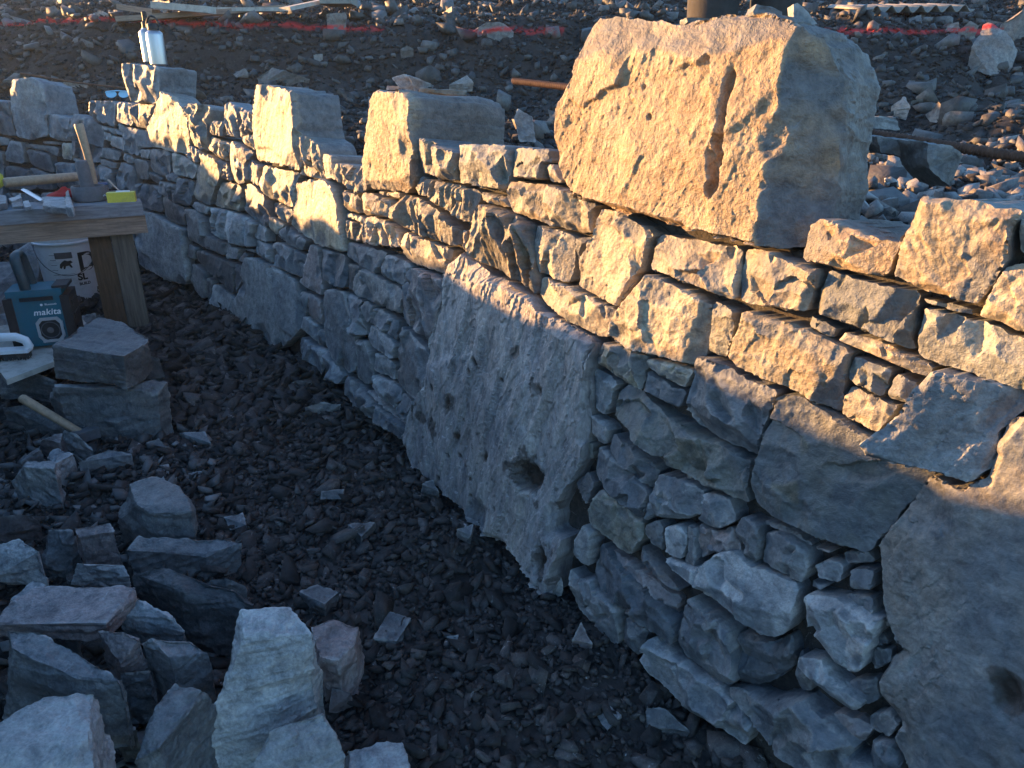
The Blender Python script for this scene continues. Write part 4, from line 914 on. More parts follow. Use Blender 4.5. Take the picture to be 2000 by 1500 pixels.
# ------------------------------------------------------------------ man-made things
def bm_obj(name, bm, mat, parent=None, loc=None, smooth=None, bevel=0, seg=2):
    if bevel:
        es = [e for e in bm.edges if len(e.link_faces) == 2 and e.calc_face_angle(0) > .6]
        bmesh.ops.bevel(bm, geom=es, offset=bevel, segments=seg, profile=.6, affect='EDGES')
    bmesh.ops.recalc_face_normals(bm, faces=bm.faces)
    m = bpy.data.meshes.new(name); bm.to_mesh(m); bm.free()
    if smooth is not None:
        m.polygons.foreach_set('use_smooth', [True] * len(m.polygons)); m.set_sharp_from_angle(angle=math.radians(smooth))
    return link(name, m, M[mat] if isinstance(mat, str) else mat, parent, loc)
def box(bm, x0, x1, y0, y1, z0, z1, mtx=None):
    vs = [bm.verts.new((x, y, z)) for x in (x0, x1) for y in (y0, y1) for z in (z0, z1)]
    for f in ((0, 1, 3, 2), (4, 6, 7, 5), (0, 4, 5, 1), (2, 3, 7, 6), (0, 2, 6, 4), (1, 5, 7, 3)): bm.faces.new([vs[i] for i in f])
    if mtx is not None: bmesh.ops.transform(bm, matrix=mtx, verts=vs)
    return vs
def tube(bm, pts, rad, n=12, cap=True, flat=1.0):
    pts = [Vector(p) for p in pts]; rings = []; up = None
    for i, p in enumerate(pts):
        d = (pts[min(i + 1, len(pts) - 1)] - pts[max(i - 1, 0)]).normalized()
        if up is None: up = Vector((0, 0, 1)) if abs(d.z) < .9 else Vector((0, 1, 0))
        a = d.cross(up).normalized(); b = a.cross(d).normalized(); up = b
        r = rad[i] if hasattr(rad, '__len__') else rad
        rings.append([bm.verts.new(p + a * math.cos(t) * r + b * math.sin(t) * r * flat) for t in [2 * math.pi * k / n for k in range(n)]])
    for r0, r1 in zip(rings[:-1], rings[1:]):
        for k in range(n): bm.faces.new((r0[k], r0[(k + 1) % n], r1[(k + 1) % n], r1[k]))
    if cap: bm.faces.new(rings[0][::-1]); bm.faces.new(rings[-1])
def lathe(bm, prof, n=32, c=(0, 0, 0)):
    rings = []
    for r, z in prof:
        rings.append([bm.verts.new((c[0] + r * math.cos(2 * math.pi * k / n), c[1] + r * math.sin(2 * math.pi * k / n), c[2] + z)) for k in range(n)] if r > 1e-6 else [bm.verts.new((c[0], c[1], c[2] + z))])
    for a, b in zip(rings[:-1], rings[1:]):
        for k in range(n):
            if len(a) == 1 and len(b) == 1: continue
            if len(a) == 1: bm.faces.new((a[0], b[(k + 1) % n], b[k]))
            elif len(b) == 1: bm.faces.new((a[k], a[(k + 1) % n], b[0]))
            else: bm.faces.new((a[k], a[(k + 1) % n], b[(k + 1) % n], b[k]))
def on_z(u, v, z): r = rays([(u, v)])[0]; return r * (z / r[2])
def text_mesh(body, size, font=None, extrude=.0006, shear=0, space=1.0, offset=0):
    c = bpy.data.curves.new('t', 'FONT'); c.body = body; c.size = size; c.extrude = extrude; c.align_x = 'CENTER'; c.shear = shear; c.space_character = space; c.offset = offset
    o = bpy.data.objects.new('t', c); COL.objects.link(o); bpy.context.view_layer.update()
    m = bpy.data.meshes.new_from_object(o.evaluated_get(bpy.context.evaluated_depsgraph_get())); bpy.data.objects.remove(o); return m

# bench ------------------------------------------------------------
ZB = -.534
c0 = on_z(277, 395, ZB); c1 = on_z(0, 413, ZB); ax = (c1 - c0); ax[2] = 0; ax /= np.linalg.norm(ax); rzb = math.atan2(ax[1], ax[0])
gb = gz(c0[1]); bench = empty('work_bench', (c0[0], c0[1], gb), 'rough timber work bench with tools on top at the left of the wall', 'bench', rz=rzb)
HB = ZB - gb
def bpiece(name, mat, *a, bev=.003):
    bm = bmesh.new(); box(bm, *a); return bm_obj(name, bm, mat, bench, bevel=bev)
# local x runs along the front edge to the left, local y is towards the camera side (negative = back)
sg = 1 if (np.array([-ax[1], ax[0]]) @ (-c0[:2])) > 0 else -1
def Y(a, b): return tuple(sorted((sg * a, sg * b)))
y = Y(0, -.145); bpiece('top_board', 'wood_grey', 0, 1.15, y[0], y[1], HB - .063, HB)
y = Y(-.150, -.30); bpiece('top_board', 'wood_grey', .012, 1.15, y[0], y[1], HB - .063, HB - .004)
y = Y(-.012, -.055); bpiece('beam', 'wood_brown', -.004, 1.13, y[0], y[1], HB - .150, HB - .065)
y = Y(-.24, -.285); bpiece('beam', 'wood_brown', .02, 1.13, y[0], y[1], HB - .150, HB - .065)
for x0 in (.065, .1645):
    y = Y(-.06, -.15) if x0 < .1 else Y(-.068, -.158)
    bpiece('leg', 'wood_post_grey' if x0 < .1 else 'wood_post', x0, x0 + .0975, y[0], y[1], -.05, HB - .066, bev=.005)
for x0 in (.95,):
    y = Y(-.06, -.15); bpiece('leg', 'wood_post', x0, x0 + .1, y[0], y[1], -.05, HB - .066)
zt = ZB
def btag(name, u, v, label, cat, z=ZB, rz=0): p = on_z(u, v, z); return empty(name, tuple(p), label, cat, rz=rz), p
# mallet
a = on_z(4, 372, ZB + .05); a = np.array(on_z(8, 357, ZB + .062)); b = np.array(on_z(163, 344, ZB + .062))
o = empty('mallet', tuple((a + b) / 2), 'thick wooden mallet shaft lying along the bench top', 'mallet'); cc = (a + b) / 2
bm = bmesh.new(); tube(bm, [a - cc, a + (b - a) * .02 - cc, a + (b - a) * .5 - cc, b - cc], [.019, .0245, .025, .023], 18); bm_obj('handle', bm, 'wood_handle', o, smooth=50)
bm = bmesh.new(); tube(bm, [b - cc + np.array([.0, 0, -.0]), b - cc + (b - a) * .18], [.036, .036], 20); bm_obj('head', bm, 'gunmetal', o, smooth=50, bevel=.004)
# rubber block tool
o, p = btag('hand_tamper', 178, 400, 'grey round rubber hand tamper with upright grip near the bench corner', 'hand tool', ZB)
p0 = np.array(on_z(178, 392, ZB)); o.location = tuple(p0)
bm = bmesh.new(); lathe(bm, [(0, 0), (.072, 0), (.078, .006), (.078, .066), (.074, .072), (.066, .072), (.064, .060), (0, .060)], 36); bm_obj('base', bm, 'gunmetal', o, smooth=40)
bm = bmesh.new(); lathe(bm, [(0, .058), (.032, .058), (.030, .09), (.029, .175), (.026, .188), (.018, .192), (0, .192)], 24); h_ = bm_obj('grip', bm, 'gunmetal', o, smooth=40); h_.rotation_euler = (0, -.05, 0)
# hammer standing on its head
pb = np.array(on_z(190, 384, ZB)); o = empty('club_hammer', tuple(pb), 'hammer standing on its head with pale ash handle upright behind the tamper', 'hammer')
bm = bmesh.new(); box(bm, -.055, .055, -.022, .022, 0, .045); bm_obj('head', bm, 'gunmetal', o, bevel=.006)
bm = bmesh.new(); tube(bm, [(.0, 0, .03), (-.002, 0, .12), (-.007, 0, .22), (-.014, 0, .30), (-.019, 0, .345), (-.020, 0, .352)], [.017, .018, .019, .0215, .023, .019], 14, flat=.7); bm_obj('handle', bm, 'wood_handle', o, smooth=50)
# yellow tape
p0 = np.array(on_z(239, 394, ZB)); o = empty('tape_measure', tuple(p0), 'flat yellow tape measure reel on the bench corner', 'tape measure', rz=.35)
bm = bmesh.new(); box(bm, -.062, .062, -.02, .03, 0, .046); bm_obj('case', bm, 'yellow', o, bevel=.014, seg=3, smooth=60)
bm = bmesh.new(); box(bm, -.02, .04, -.004, .018, .0465, .051); bm_obj('label_plate', bm, 'white', o, bevel=.001)
bm = bmesh.new(); tube(bm, [(-.06, 0, .03), (-.072, 0, .036), (-.078, 0, .03)], .003, 8); bm_obj('hook', bm, 'steel', o)
# yellow ball
p0 = np.array(on_z(-6, 368, ZB)); bm = bmesh.new(); lathe(bm, [(0, 0), (.02, .001), (.034, .012), (.046, .04), (.042, .07), (.026, .088), (0, .095)], 24)
tag(bm_obj('foam_ball', bm, 'yellow', None, tuple(p0), smooth=80), 'pale yellow rounded plastic tub at the left end of the bench', 'tub')
# red cloth
p0 = np.array(on_z(133, 388, ZB)); n1, n2 = 26, 14; V = []
for i in range(n1):
    for j in range(n2):
        u_, v_ = i / (n1 - 1) - .5, j / (n2 - 1) - .5; r_ = max(0, 1 - (abs(u_) * 2) ** 2.2) * max(0, 1 - (abs(v_) * 2) ** 2)
        V.append((u_ * .22 + .01 * math.sin(9 * v_), v_ * .13 + .012 * math.sin(11 * u_), 0))
V = np.array(V); rr = np.clip(1 - (np.abs(V[:, 0]) / .11) ** 2, 0, 1) * np.clip(1 - (np.abs(V[:, 1]) / .075) ** 2, 0, 1)
V[:, 2] = .003 + rr * (.038 + .016 * fbm(V * 38, 3, 5)) + .002; ii, jj = np.meshgrid(np.arange(n1 - 1), np.arange(n2 - 1), indexing='ij'); a_ = (ii * n2 + jj).ravel()
mm = mesh_np('red_cloth', V, np.stack([a_, a_ + n2, a_ + n2 + 1, a_ + 1], 1)); o = link('red_cloth', mm, M['red'], None, tuple(p0)); tag(o, 'crumpled red cloth under the mallet on the bench', 'cloth')
md = o.modifiers.new('s', 'SOLIDIFY'); md.thickness = .003
# chisels
for (u0, v0, u1, v1, r_, mt, lab, nm) in ((180, 362, 208, 359, .013, 'blue', 'short blue handled chisel poking out right of the tamper', 'chisel'), (188, 378, 232, 373, .009, 'gunmetal', 'grey steel chisel lying below the blue one', 'chisel'), (212, 352, 236, 376, .006, 'wood_handle', 'thin wooden pencil-like stick at the back of the bench', 'stick')):
    a = np.array(on_z(u0, v0, ZB + .02)); b = np.array(on_z(u1, v1, ZB + .015)); bm = bmesh.new()
    c_ = (a + b) / 2; tube(bm, [a - c_, (a * .55 + b * .45) - c_, (a * .5 + b * .5) - c_, b - c_], [r_, r_, r_ * .72, r_ * .6], 12)
    tag(bm_obj(nm, bm, mt, None, tuple(c_), smooth=50), lab, nm)
# steel bar + flakes on the bench
def slab_px(pts, z, th, mat, name, label, cat, seed=0):
    P = [np.array(on_z(u, v, z)) for u, v in pts]; P = P + [p - np.array([0, 0, th]) for p in P]
    V, F = hull_mesh(np.array(P), .012, seed, .5); o_ = np.array([V[:, 0].mean(), V[:, 1].mean(), V[:, 2].min()])
    return tag(link(name, mesh_np(name, V - o_, F, True, 30), M[mat], None, tuple(o_)), label, cat)
slab_px([(82, 383), (125, 384), (140, 398), (138, 408), (86, 402)], ZB + .028, .026, 'g', 'slate_flake', 'big blue slate flake with a raised corner at the bench front', 'stone flake', 1)
slab_px([(128, 376), (133, 369), (141, 405), (130, 404)], ZB + .045, .04, 'g', 'slate_flake', 'upright pointed slate horn at the right of the big blue flake', 'stone flake', 2)
slab_px([(0, 381), (12, 382), (13, 396), (-8, 400)], ZB + .03, .028, 'g', 'slate_flake', 'thick grey chip at the left end of the bench front', 'stone flake', 3)
slab_px([(16, 387), (40, 378), (42, 386), (22, 393)], ZB + .02, .018, 'l', 'slate_flake', 'pale thin chip leaning under the mallet on the bench', 'stone flake', 4)
slab_px([(44, 393), (56, 391), (61, 402), (48, 405)], ZB + .02, .018, 'g', 'slate_flake', 'small square chip in front of the mallet on the bench', 'stone flake', 5)
slab_px([(22, 398), (42, 394), (44, 402), (24, 404)], ZB + .012, .010, 'd', 'slate_flake', 'thin dark chip between the thick chip and the square chip', 'stone flake', 6)
a = np.array(on_z(46, 370, ZB + .04)); b = np.array(on_z(84, 392, ZB + .012)); c_ = (a + b) / 2; bm = bmesh.new(); tube(bm, [a - c_, b - c_], .014, 4, flat=.35)
tag(bm_obj('flat_bar', bm, 'silver', None, tuple(c_), bevel=.001), 'flat steel bar sticking out from under the mallet shaft', 'steel bar')

# board platform with radio and brush ------------------------------
def plank_px(name, quad, h, th, mat, label, cat, surf='ground'):
    f = hit_ground if surf == 'ground' else hit_bank
    P = [np.array(f(u, v, h)) for u, v in quad]; c_ = sum(P) / 4; bm = bmesh.new()
    top = [bm.verts.new(p - c_) for p in P]; bot = [bm.verts.new(p - c_ - np.array([0, 0, th])) for p in P]
    bm.faces.new(top); bm.faces.new(bot[::-1])
    for k in range(4): bm.faces.new((top[k], bot[k], bot[(k + 1) % 4], top[(k + 1) % 4]))
    return tag(bm_obj(name, bm, mat, None, tuple(c_), bevel=min(th * .12, .003)), label, cat)
plank_px('board', [(-60, 646), (150, 612), (205, 668), (12, 742)], .215, .022, 'wood_pale', 'dusty pale plywood board under the radio and brush', 'board')
rp = hit_ground(100, 666, .22); rad = empty('site_radio', tuple(rp), 'teal and black job-site radio with a raised carrying handle', 'radio', rz=math.radians(20))
W_, D_, H_ = .235, .15, .245
bm = bmesh.new(); box(bm, -W_ / 2 + .03, W_ / 2 - .028, -D_ / 2, D_ / 2, .004, H_ - .012); bm_obj('body', bm, 'teal', rad, bevel=.008, seg=3, smooth=50)
for sx in (-1, 1):
    bm = bmesh.new(); x0 = sx * (W_ / 2 - .014); box(bm, x0 - .017, x0 + .017, -D_ / 2 - .006, D_ / 2 + .006, 0, H_ - .03); bm_obj('side_guard', bm, 'black', rad, bevel=.010, seg=3, smooth=50)
bm = bmesh.new(); box(bm, -W_ / 2 + .012, W_ / 2 - .02, -D_ / 2 - .003, D_ / 2 + .003, H_ - .026, H_); bm_obj('top_cover', bm, 'teal', rad, bevel=.011, seg=3, smooth=50)
bm = bmesh.new(); box(bm, -.06, .062, -D_ / 2 - .006, -D_ / 2 + .004, H_ - .045, H_ - .030); bm_obj('display_panel', bm, 'black', rad, bevel=.002)
bm = bmesh.new(); box(bm, W_ / 2 - .055, W_ / 2 + .002, -D_ / 2 + .01, D_ / 2 - .02, H_ - .004, H_ + .010); bm_obj('corner_cap', bm, 'black', rad, bevel=.005, seg=2, smooth=50)
hd = bmesh.new(); tube(hd, [(-.03, -.055, H_ - .06), (-.036, -.055, H_ + .04), (-.046, -.052, H_ + .12), (-.048, -.03, H_ + .138), (-.048, .03, H_ + .138), (-.046, .052, H_ + .12), (-.036, .055, H_ + .04), (-.03, .055, H_ - .06)], [.020, .021, .021, .019, .019, .021, .021, .020], 14, flat=.75)
bm_obj('handle', hd, 'darkteal', rad, smooth=60)
# speaker: six-sided silver ring, dark cone
hexr = [( .052, .034), (.052, -.034), (.030, -.058), (-.034, -.058), (-.054, -.030), (-.054, .034), (-.034, .056), (.034, .056)]
hexr = [(x * .92, z * .92) for x, z in hexr]
cx, cz_ = .028, .073; yf = -D_ / 2
bm = bmesh.new(); n_ = len(hexr); oF = [bm.verts.new((cx + x, yf - .008, cz_ + z)) for x, z in hexr]; iF = [bm.verts.new((cx + x * .80, yf - .008, cz_ + z * .80)) for x, z in hexr]
oB = [bm.verts.new((cx + x * 1.04, yf + .003, cz_ + z * 1.04)) for x, z in hexr]; iB = [bm.verts.new((cx + x * .78, yf + .003, cz_ + z * .78)) for x, z in hexr]
for k in range(n_):
    j = (k + 1) % n_; bm.faces.new((oF[k], oF[j], iF[j], iF[k])); bm.faces.new((oF[j], oF[k], oB[k], oB[j])); bm.faces.new((iF[k], iF[j], iB[j], iB[k]))
ring = bm_obj('speaker_ring', bm, 'silver', rad)
for x, z in ((.034, .052), (-.034, .050), (-.034, -.052), (.04, -.05)):
    bm = bmesh.new(); tube(bm, [(cx + x * .93, yf - .009, cz_ + z * .93), (cx + x * .93, yf - .012, cz_ + z * .93)], .0055, 10); bm_obj('screw', bm, 'silver', ring)
bm = bmesh.new(); lathe(bm, [(.047, .004), (.044, .001), (.030, -.006), (.016, -.010), (.015, -.004), (.009, .001), (0, .002)], 28)
tube(bm, [(0, 0, .0005), (0, 0, -.001)], .052, 8)
bmesh.ops.transform(bm, matrix=Matrix.Translation((cx, yf - .003, cz_)) @ Matrix.Rotation(math.pi / 2, 4, 'X'), verts=bm.verts); cone_ = bm_obj('speaker_cone', bm, 'black', rad, smooth=60)
for rr0, rr1, yy0 in ((.036, .032, .009), (.013, .0, .013)):
    bm = bmesh.new(); lathe(bm, [(rr0, 0), ((rr0 + rr1) / 2, .002), (rr1, 0)], 28); bmesh.ops.transform(bm, matrix=Matrix.Translation((cx, yf - yy0, cz_)) @ Matrix.Rotation(math.pi / 2, 4, 'X'), verts=bm.verts); bm_obj('cone_ring', bm, 'gunmetal', cone_, smooth=60)
def put_text(body, size, x, z, mat, name, parent, yy, shear=0, space=1, offset=0):
    m = text_mesh(body, size, shear=shear, space=space, offset=offset); m.materials.clear(); o = link(name, m, M[mat], parent, (x, yy, z)); o.rotation_euler = (math.pi / 2, 0, 0); return o
put_text('makita', .036, .028, .138, 'white', 'brand_lettering', rad, yf - .0015, shear=.2, space=1.06, offset=.0005)
put_text('Bluetooth', .011, .048, .178, 'white', 'small_lettering', rad, yf - .0015)
bm = bmesh.new(); tube(bm, [(.014, yf - .0005, .181), (.014, yf - .0022, .181)], .005, 12); bm_obj('small_emblem', bm, 'white', rad)
for k in range(3):
    bm = bmesh.new(); box(bm, W_ / 2 + .001, W_ / 2 + .008, -.05, .05, .05 + .055 * k, .075 + .055 * k); bm_obj('side_rib', bm, 'black', rad, bevel=.003)
# brush
bp_ = hit_ground(28, 700, .215); br = empty('scrubbing_brush', tuple(bp_), 'white looped-handle scrubbing brush with black bristles on the board', 'brush', rz=math.radians(12))
bm = bmesh.new(); box(bm, -.085, .068, -.028, .028, .028, .042); bm_obj('brush_back', bm, 'white', br, bevel=.006, seg=3, smooth=60)
bm = bmesh.new(); tube(bm, [(-.14, 0, .075), (-.09, 0, .088), (-.03, 0, .094), (.025, 0, .092), (.058, 0, .075), (.066, 0, .05), (.055, 0, .036)], [.012, .013, .014, .014, .014, .014, .012], 12, flat=1.3); bm_obj('handle_loop', bm, 'white', br, smooth=60)
bm = bmesh.new()
for i in range(26):
    for j in range(8):
        x, y_ = -.08 + .14 * i / 25, -.023 + .046 * j / 7; dx, dy = random.gauss(0, .004), random.gauss(0, .004) - .004
        tube(bm, [(x, y_, .028), (x + dx, y_ + dy, .001)], .0018, 3, cap=False)
o = bm_obj('bristles', bm, 'black', br); o['kind'] = 'stuff'
# hammer with the pale wooden shaft among the rocks
a = np.array(hit_ground(40, 776, .20)); b = np.array(hit_ground(152, 842, .07)); c_ = (a + b) / 2; d_ = b - a
o = empty('sledge_hammer', tuple(b), 'wooden hammer shaft jammed among the loose stones, its end pointing up left', 'hammer')
bm = bmesh.new(); tube(bm, [a - b, a - b + d_ * .03, a - b + d_ * .12, d_ * 0, d_ * .08], [.014, .0185, .0185, .016, .016], 16, flat=.85); bm_obj('shaft', bm, 'wood_handle', o, smooth=50)
bm = bmesh.new(); box(bm, -.05, .05, -.022, .022, -.022, .022); bmesh.ops.transform(bm, matrix=Matrix.Translation(Vector(d_ * .12)) @ Matrix.Rotation(.9, 4, 'Z'), verts=bm.verts); bm_obj('head', bm, 'gunmetal', o, bevel=.004)
# bucket
bk = hit_ground(148, 578); bk[2] = gz(bk[1]); bu = empty('plastic_bucket', tuple(bk), 'white plastic bucket with black print behind the radio', 'bucket', rz=0)
rb, rt, hb_ = .135, .152, .375
bm = bmesh.new(); lathe(bm, [(0, 0), (rb, 0), (rb + .003, .01), (rt - .004, hb_ - .06), (rt - .004, hb_ - .05), (rt + .006, hb_ - .048), (rt + .006, hb_ - .04), (rt, hb_ - .036), (rt + .002, hb_), (rt - .004, hb_), (rt - .008, hb_ - .03), (rb - .004, .01), (0, .008)], 48); bm_obj('bucket_body', bm, 'white', bu, smooth=35)
cd = -np.array([bk[0], bk[1]]); ang0 = math.atan2(cd[1], cd[0])
def wrap(m, ang, z, name, mat, dr=.0015):
    V = np.array([v.co for v in m.vertices]); zz = z + V[:, 1]; r_ = rb + .003 + (rt - rb - .007) * np.clip((zz - .01) / (hb_ - .07), 0, 1) + dr + V[:, 2]
    th = ang + V[:, 0] / rb; V2 = np.stack([r_ * np.cos(th), r_ * np.sin(th), zz], 1)
    m.vertices.foreach_set('co', V2.astype(np.float32).ravel()); m.materials.clear(); return link(name, m, M[mat], bu)
wrap(text_mesh('SL', .052, offset=.002), ang0 + .40, .12, 'print_lettering', 'black')
wrap(text_mesh('BUILD', .022, offset=.0006), ang0 + .45, .09, 'print_lettering', 'black')
wrap(text_mesh('D', .15, offset=.003), ang0 + .72, .17, 'print_lettering', 'black')
def patch(x0, x1, z0, z1, n=8, holes=None):
    bm = bmesh.new()
    for i in range(n):
        xa, xb = x0 + (x1 - x0) * i / n, x0 + (x1 - x0) * (i + 1) / n
        vs = [bm.verts.new((xa, z0, 0)), bm.verts.new((xb, z0, 0)), bm.verts.new((xb, z1, 0)), bm.verts.new((xa, z1, 0))]; bm.faces.new(vs)
    m = bpy.data.meshes.new('p'); bm.to_mesh(m); bm.free(); return m
wrap(patch(-.04, .04, 0, .035), ang0 - .12, .25, 'print_panel', 'gunmetal')
for k in range(5): wrap(patch(-.0, .03, 0, .0025, 3), ang0 - .62, .27 - .028 * k, 'print_mark', 'gunmetal')
wrap(patch(-.035, .035, 0, .002, 5), ang0 - .1, .16, 'print_mark', 'gunmetal')
bm = bmesh.new(); pts = [(-.03, .01), (-.026, .03), (-.012, .045), (0, .052), (.012, .046), (.026, .048), (.034, .036), (.022, .03), (.03, .008), (.022, .006), (.014, .02), (0, .018), (-.006, .002), (-.014, .002), (-.012, .02), (-.022, .004)]
bm.faces.new([bm.verts.new((x, z, 0)) for x, z in pts]); bmesh.ops.triangulate(bm, faces=bm.faces); m = bpy.data.meshes.new('p'); bm.to_mesh(m); bm.free(); wrap(m, ang0 - .1, .19, 'print_emblem', 'black')
bm = bmesh.new(); tube(bm, [(rt * 1.03 * math.cos(ang0 + t), rt * 1.03 * math.sin(ang0 + t), hb_ - .05 - .17 * math.sin((t + 1.45) / 2.9 * math.pi) ** .8 if abs(t) < 1.449 else hb_ - .05) for t in np.linspace(-1.45, 1.45, 20)], .0022, 6); bm_obj('bail_handle', bm, 'gunmetal', bu, smooth=60)

# stone with bottles, glasses --------------------------------------
cap3 = [(246, 123), (300, 128), (311, 132), (309, 201), (256, 200), (245, 165)]
seat = wall_stone(cap3, 'g', 's', .03, None, (0, 0, 0), 777, depth=.22, name='capstone', rings=12)
tag(seat, 'blue-grey block perched on the wall top carrying the steel bottles', 'stone')
ctr = hit_wall([(300, 128)], .0)[0]
def bottle(u, v, back, label, tall):
    r = rays([(u, v)])[0]; t = np.linalg.norm(ctr) / np.linalg.norm(rays([(300, 128)])[0]) + back; p = r * t
    o = empty('water_bottle', tuple(p), label, 'bottle'); R = .046; H = .185
    bm = bmesh.new(); lathe(bm, [(0, 0), (R - .004, 0), (R, .004), (R, H * .84), (R * .93, H * .91), (R * .62, H * .97), (R * .55, H * .985), (R * .55, H), (0, H)], 40); bm_obj('bottle_body', bm, 'steel', o, smooth=40)
    bm = bmesh.new()
    if tall: lathe(bm, [(0, H), (R * .5, H), (R * .5, H + .03), (R * .3, H + .04), (R * .3, H + .085), (R * .2, H + .09), (0, H + .09)], 24)
    else: lathe(bm, [(0, H - .002), (R * .68, H - .002), (R * .70, H + .024), (R * .6, H + .03), (0, H + .03)], 28)
    bm_obj('cap', bm, 'black', o, smooth=40)
    if not tall:
        bm = bmesh.new(); tube(bm, [(R * .75 * math.cos(t), 0, H + .012 + .055 * math.sin(t)) for t in np.linspace(0, math.pi, 14)], .0055, 8, flat=1.3); bm_obj('cap_loop', bm, 'black', o, smooth=60)
bottle(311, 127, .12, 'steel water bottle with a black looped cap standing in front on the block', False)
bottle(297, 122, .30, 'taller steel water bottle with a black spout half hidden behind the looped-cap one', True)
gp = hit_wall([(216, 195)], .0)[0]; gl = empty('safety_glasses', (gp[0] + .0, gp[1] + .10, gp[2] + .005), 'clear blue safety glasses lying on the wall top', 'glasses', rz=.1)
for sx in (-1, 1):
    bm = bmesh.new(); lathe(bm, [(0, 0), (.028, .001), (.032, .004), (.030, .007), (0, .005)], 18); bmesh.ops.transform(bm, matrix=Matrix.Translation((sx * .037, 0, .024)) @ Matrix.Rotation(1.15, 4, 'X') @ Matrix.Diagonal((1, .72, 1, 1)), verts=bm.verts); bm_obj('lens', bm, 'ltblue', gl, smooth=50)
    bm = bmesh.new(); tube(bm, [(sx * .07, 0, .034), (sx * .072, .05, .03), (sx * .066, .11, .012)], .0035, 8); bm_obj('temple_arm', bm, 'ltblue', gl, smooth=60)
bm = bmesh.new(); tube(bm, [(-.068, 0, .040), (0, -.006, .046), (.068, 0, .040)], .0035, 8); bm_obj('brow_bar', bm, 'ltblue', gl, smooth=60)

# rebar -----------------------------------------------------------
def rebar(a, b, r, label):
    a, b = Vector(a), Vector(b); d = b - a; L_ = d.length; n_ = int(L_ / .009); bm = bmesh.new(); pts = []; rad_ = []
    for i in range(n_ + 1):
        for f, q in ((0, 1.0), (.35, 1.0), (.45, 1.17), (.7, 1.17), (.8, 1.0)):
            t = min(1, (i + f) / (n_ + 1)); pts.append(d * (t - .5) + Vector((0, 0, .006 * math.sin(t * 5)))); rad_.append(r * q)
    tube(bm, pts, rad_, 10); return tag(bm_obj('rebar', bm, 'rebar', None, tuple((a + b) / 2), smooth=40), label, 'steel bar')
r0 = rays([(1003, 158)])[0]; r1 = rays([(2080, 312)])[0]
rebar(r0 / np.linalg.norm(r0) * 2.75, r1 / np.linalg.norm(r1) * 1.75, .0095, 'rusty ribbed reinforcing bar passing behind the big wall boulder')
a = hit_bank(40, 143, .12); b = hit_bank(250, 173, .06); bm = bmesh.new(); tube(bm, [Vector((0, 0, 0)), Vector((b - a) / 2) + Vector((0, 0, -.01)), Vector(b - a)], .007, 8)
tag(bm_obj('steel_rod', bm, 'rebar', None, tuple(a), smooth=60), 'thin brown rod lying on the soil behind the far wall end', 'steel bar')
# slates on the block behind, upright stone etc.
def wall_behind(pts, back, tint, label, seed, cat='stone', th=.03, name='loose_slate'):
    P = []
    base = hit_wall([pts[0]], 0)[0]; D0 = base[1] + back
    for (u, v) in pts: r = rays([(u, v)])[0]; P.append(r * (D0 / r[1]))
    P = np.array(P); P = np.vstack([P, P + np.array([.0, th, -.004])])
    V, F = hull_mesh(P, .008, seed, .7); o_ = np.array([V[:, 0].mean(), V[:, 1].mean(), V[:, 2].min()])
    return tag(link(name, mesh_np(name, V - o_, F, True, 30), M[tint], None, tuple(o_)), label, cat)
wall_behind([(765, 152), (790, 144), (806, 160), (812, 180), (780, 172)], .30, 'g', 'blue slate flake propped on the long block, left one of the pair', 11, th=.10)
wall_behind([(796, 146), (842, 164), (841, 170), (812, 180), (803, 160)], .33, 'g', 'grey slate flake propped on the long block, right one of the pair', 12, th=.10)
wall_behind([(755, 167), (778, 168), (780, 176), (755, 175)], .3, 'p', 'thin brown slate left of the propped flakes', 13, th=.08)
wall_behind([(820, 172), (910, 177), (908, 187), (820, 181)], .36, 'o', 'narrow straight slate strip lying on the long block', 14, th=.10)
wall_behind([(1003, 232), (1012, 214), (1040, 227), (1046, 276), (1015, 276)], .28, 'g', 'upright grey stone standing behind the wall left of the big boulder', 15, th=.08, name='upright_stone')
wall_behind([(1690, 229), (1752, 227), (1758, 254), (1692, 250)], .45, 'l', 'pale block lying behind the rusty bar', 16, th=.15, name='loose_block')
wall_behind([(1712, 267), (1812, 276), (1815, 312), (1720, 300)], .30, 'g', 'grey block under the rusty bar behind the big boulder', 17, th=.14, name='loose_block')
wall_behind([(1810, 278), (1860, 287), (1881, 305), (1857, 368), (1817, 328)], .26, 'g', 'blue-topped wedge block right of the grey block under the bar', 18, th=.12, name='loose_block')
wall_behind([(1549, 8), (1558, 5), (1580, 25), (1597, 46), (1590, 50), (1560, 52), (1550, 44)], .06, 'g', 'triangular blue shard standing on top of the big boulder', 19, th=.03)
wall_behind([(1470, 22), (1478, 8), (1500, 13), (1528, 22), (1529, 31), (1472, 29)], .16, 'g', 'thin slate offcut lying on the boulder beside the shard', 20, th=.06)
wall_behind([(1340, 34), (1352, 32), (1392, 36), (1390, 48), (1355, 48), (1342, 44)], .12, 'd', 'dark slate chip on the left of the boulder top', 21, th=.06)
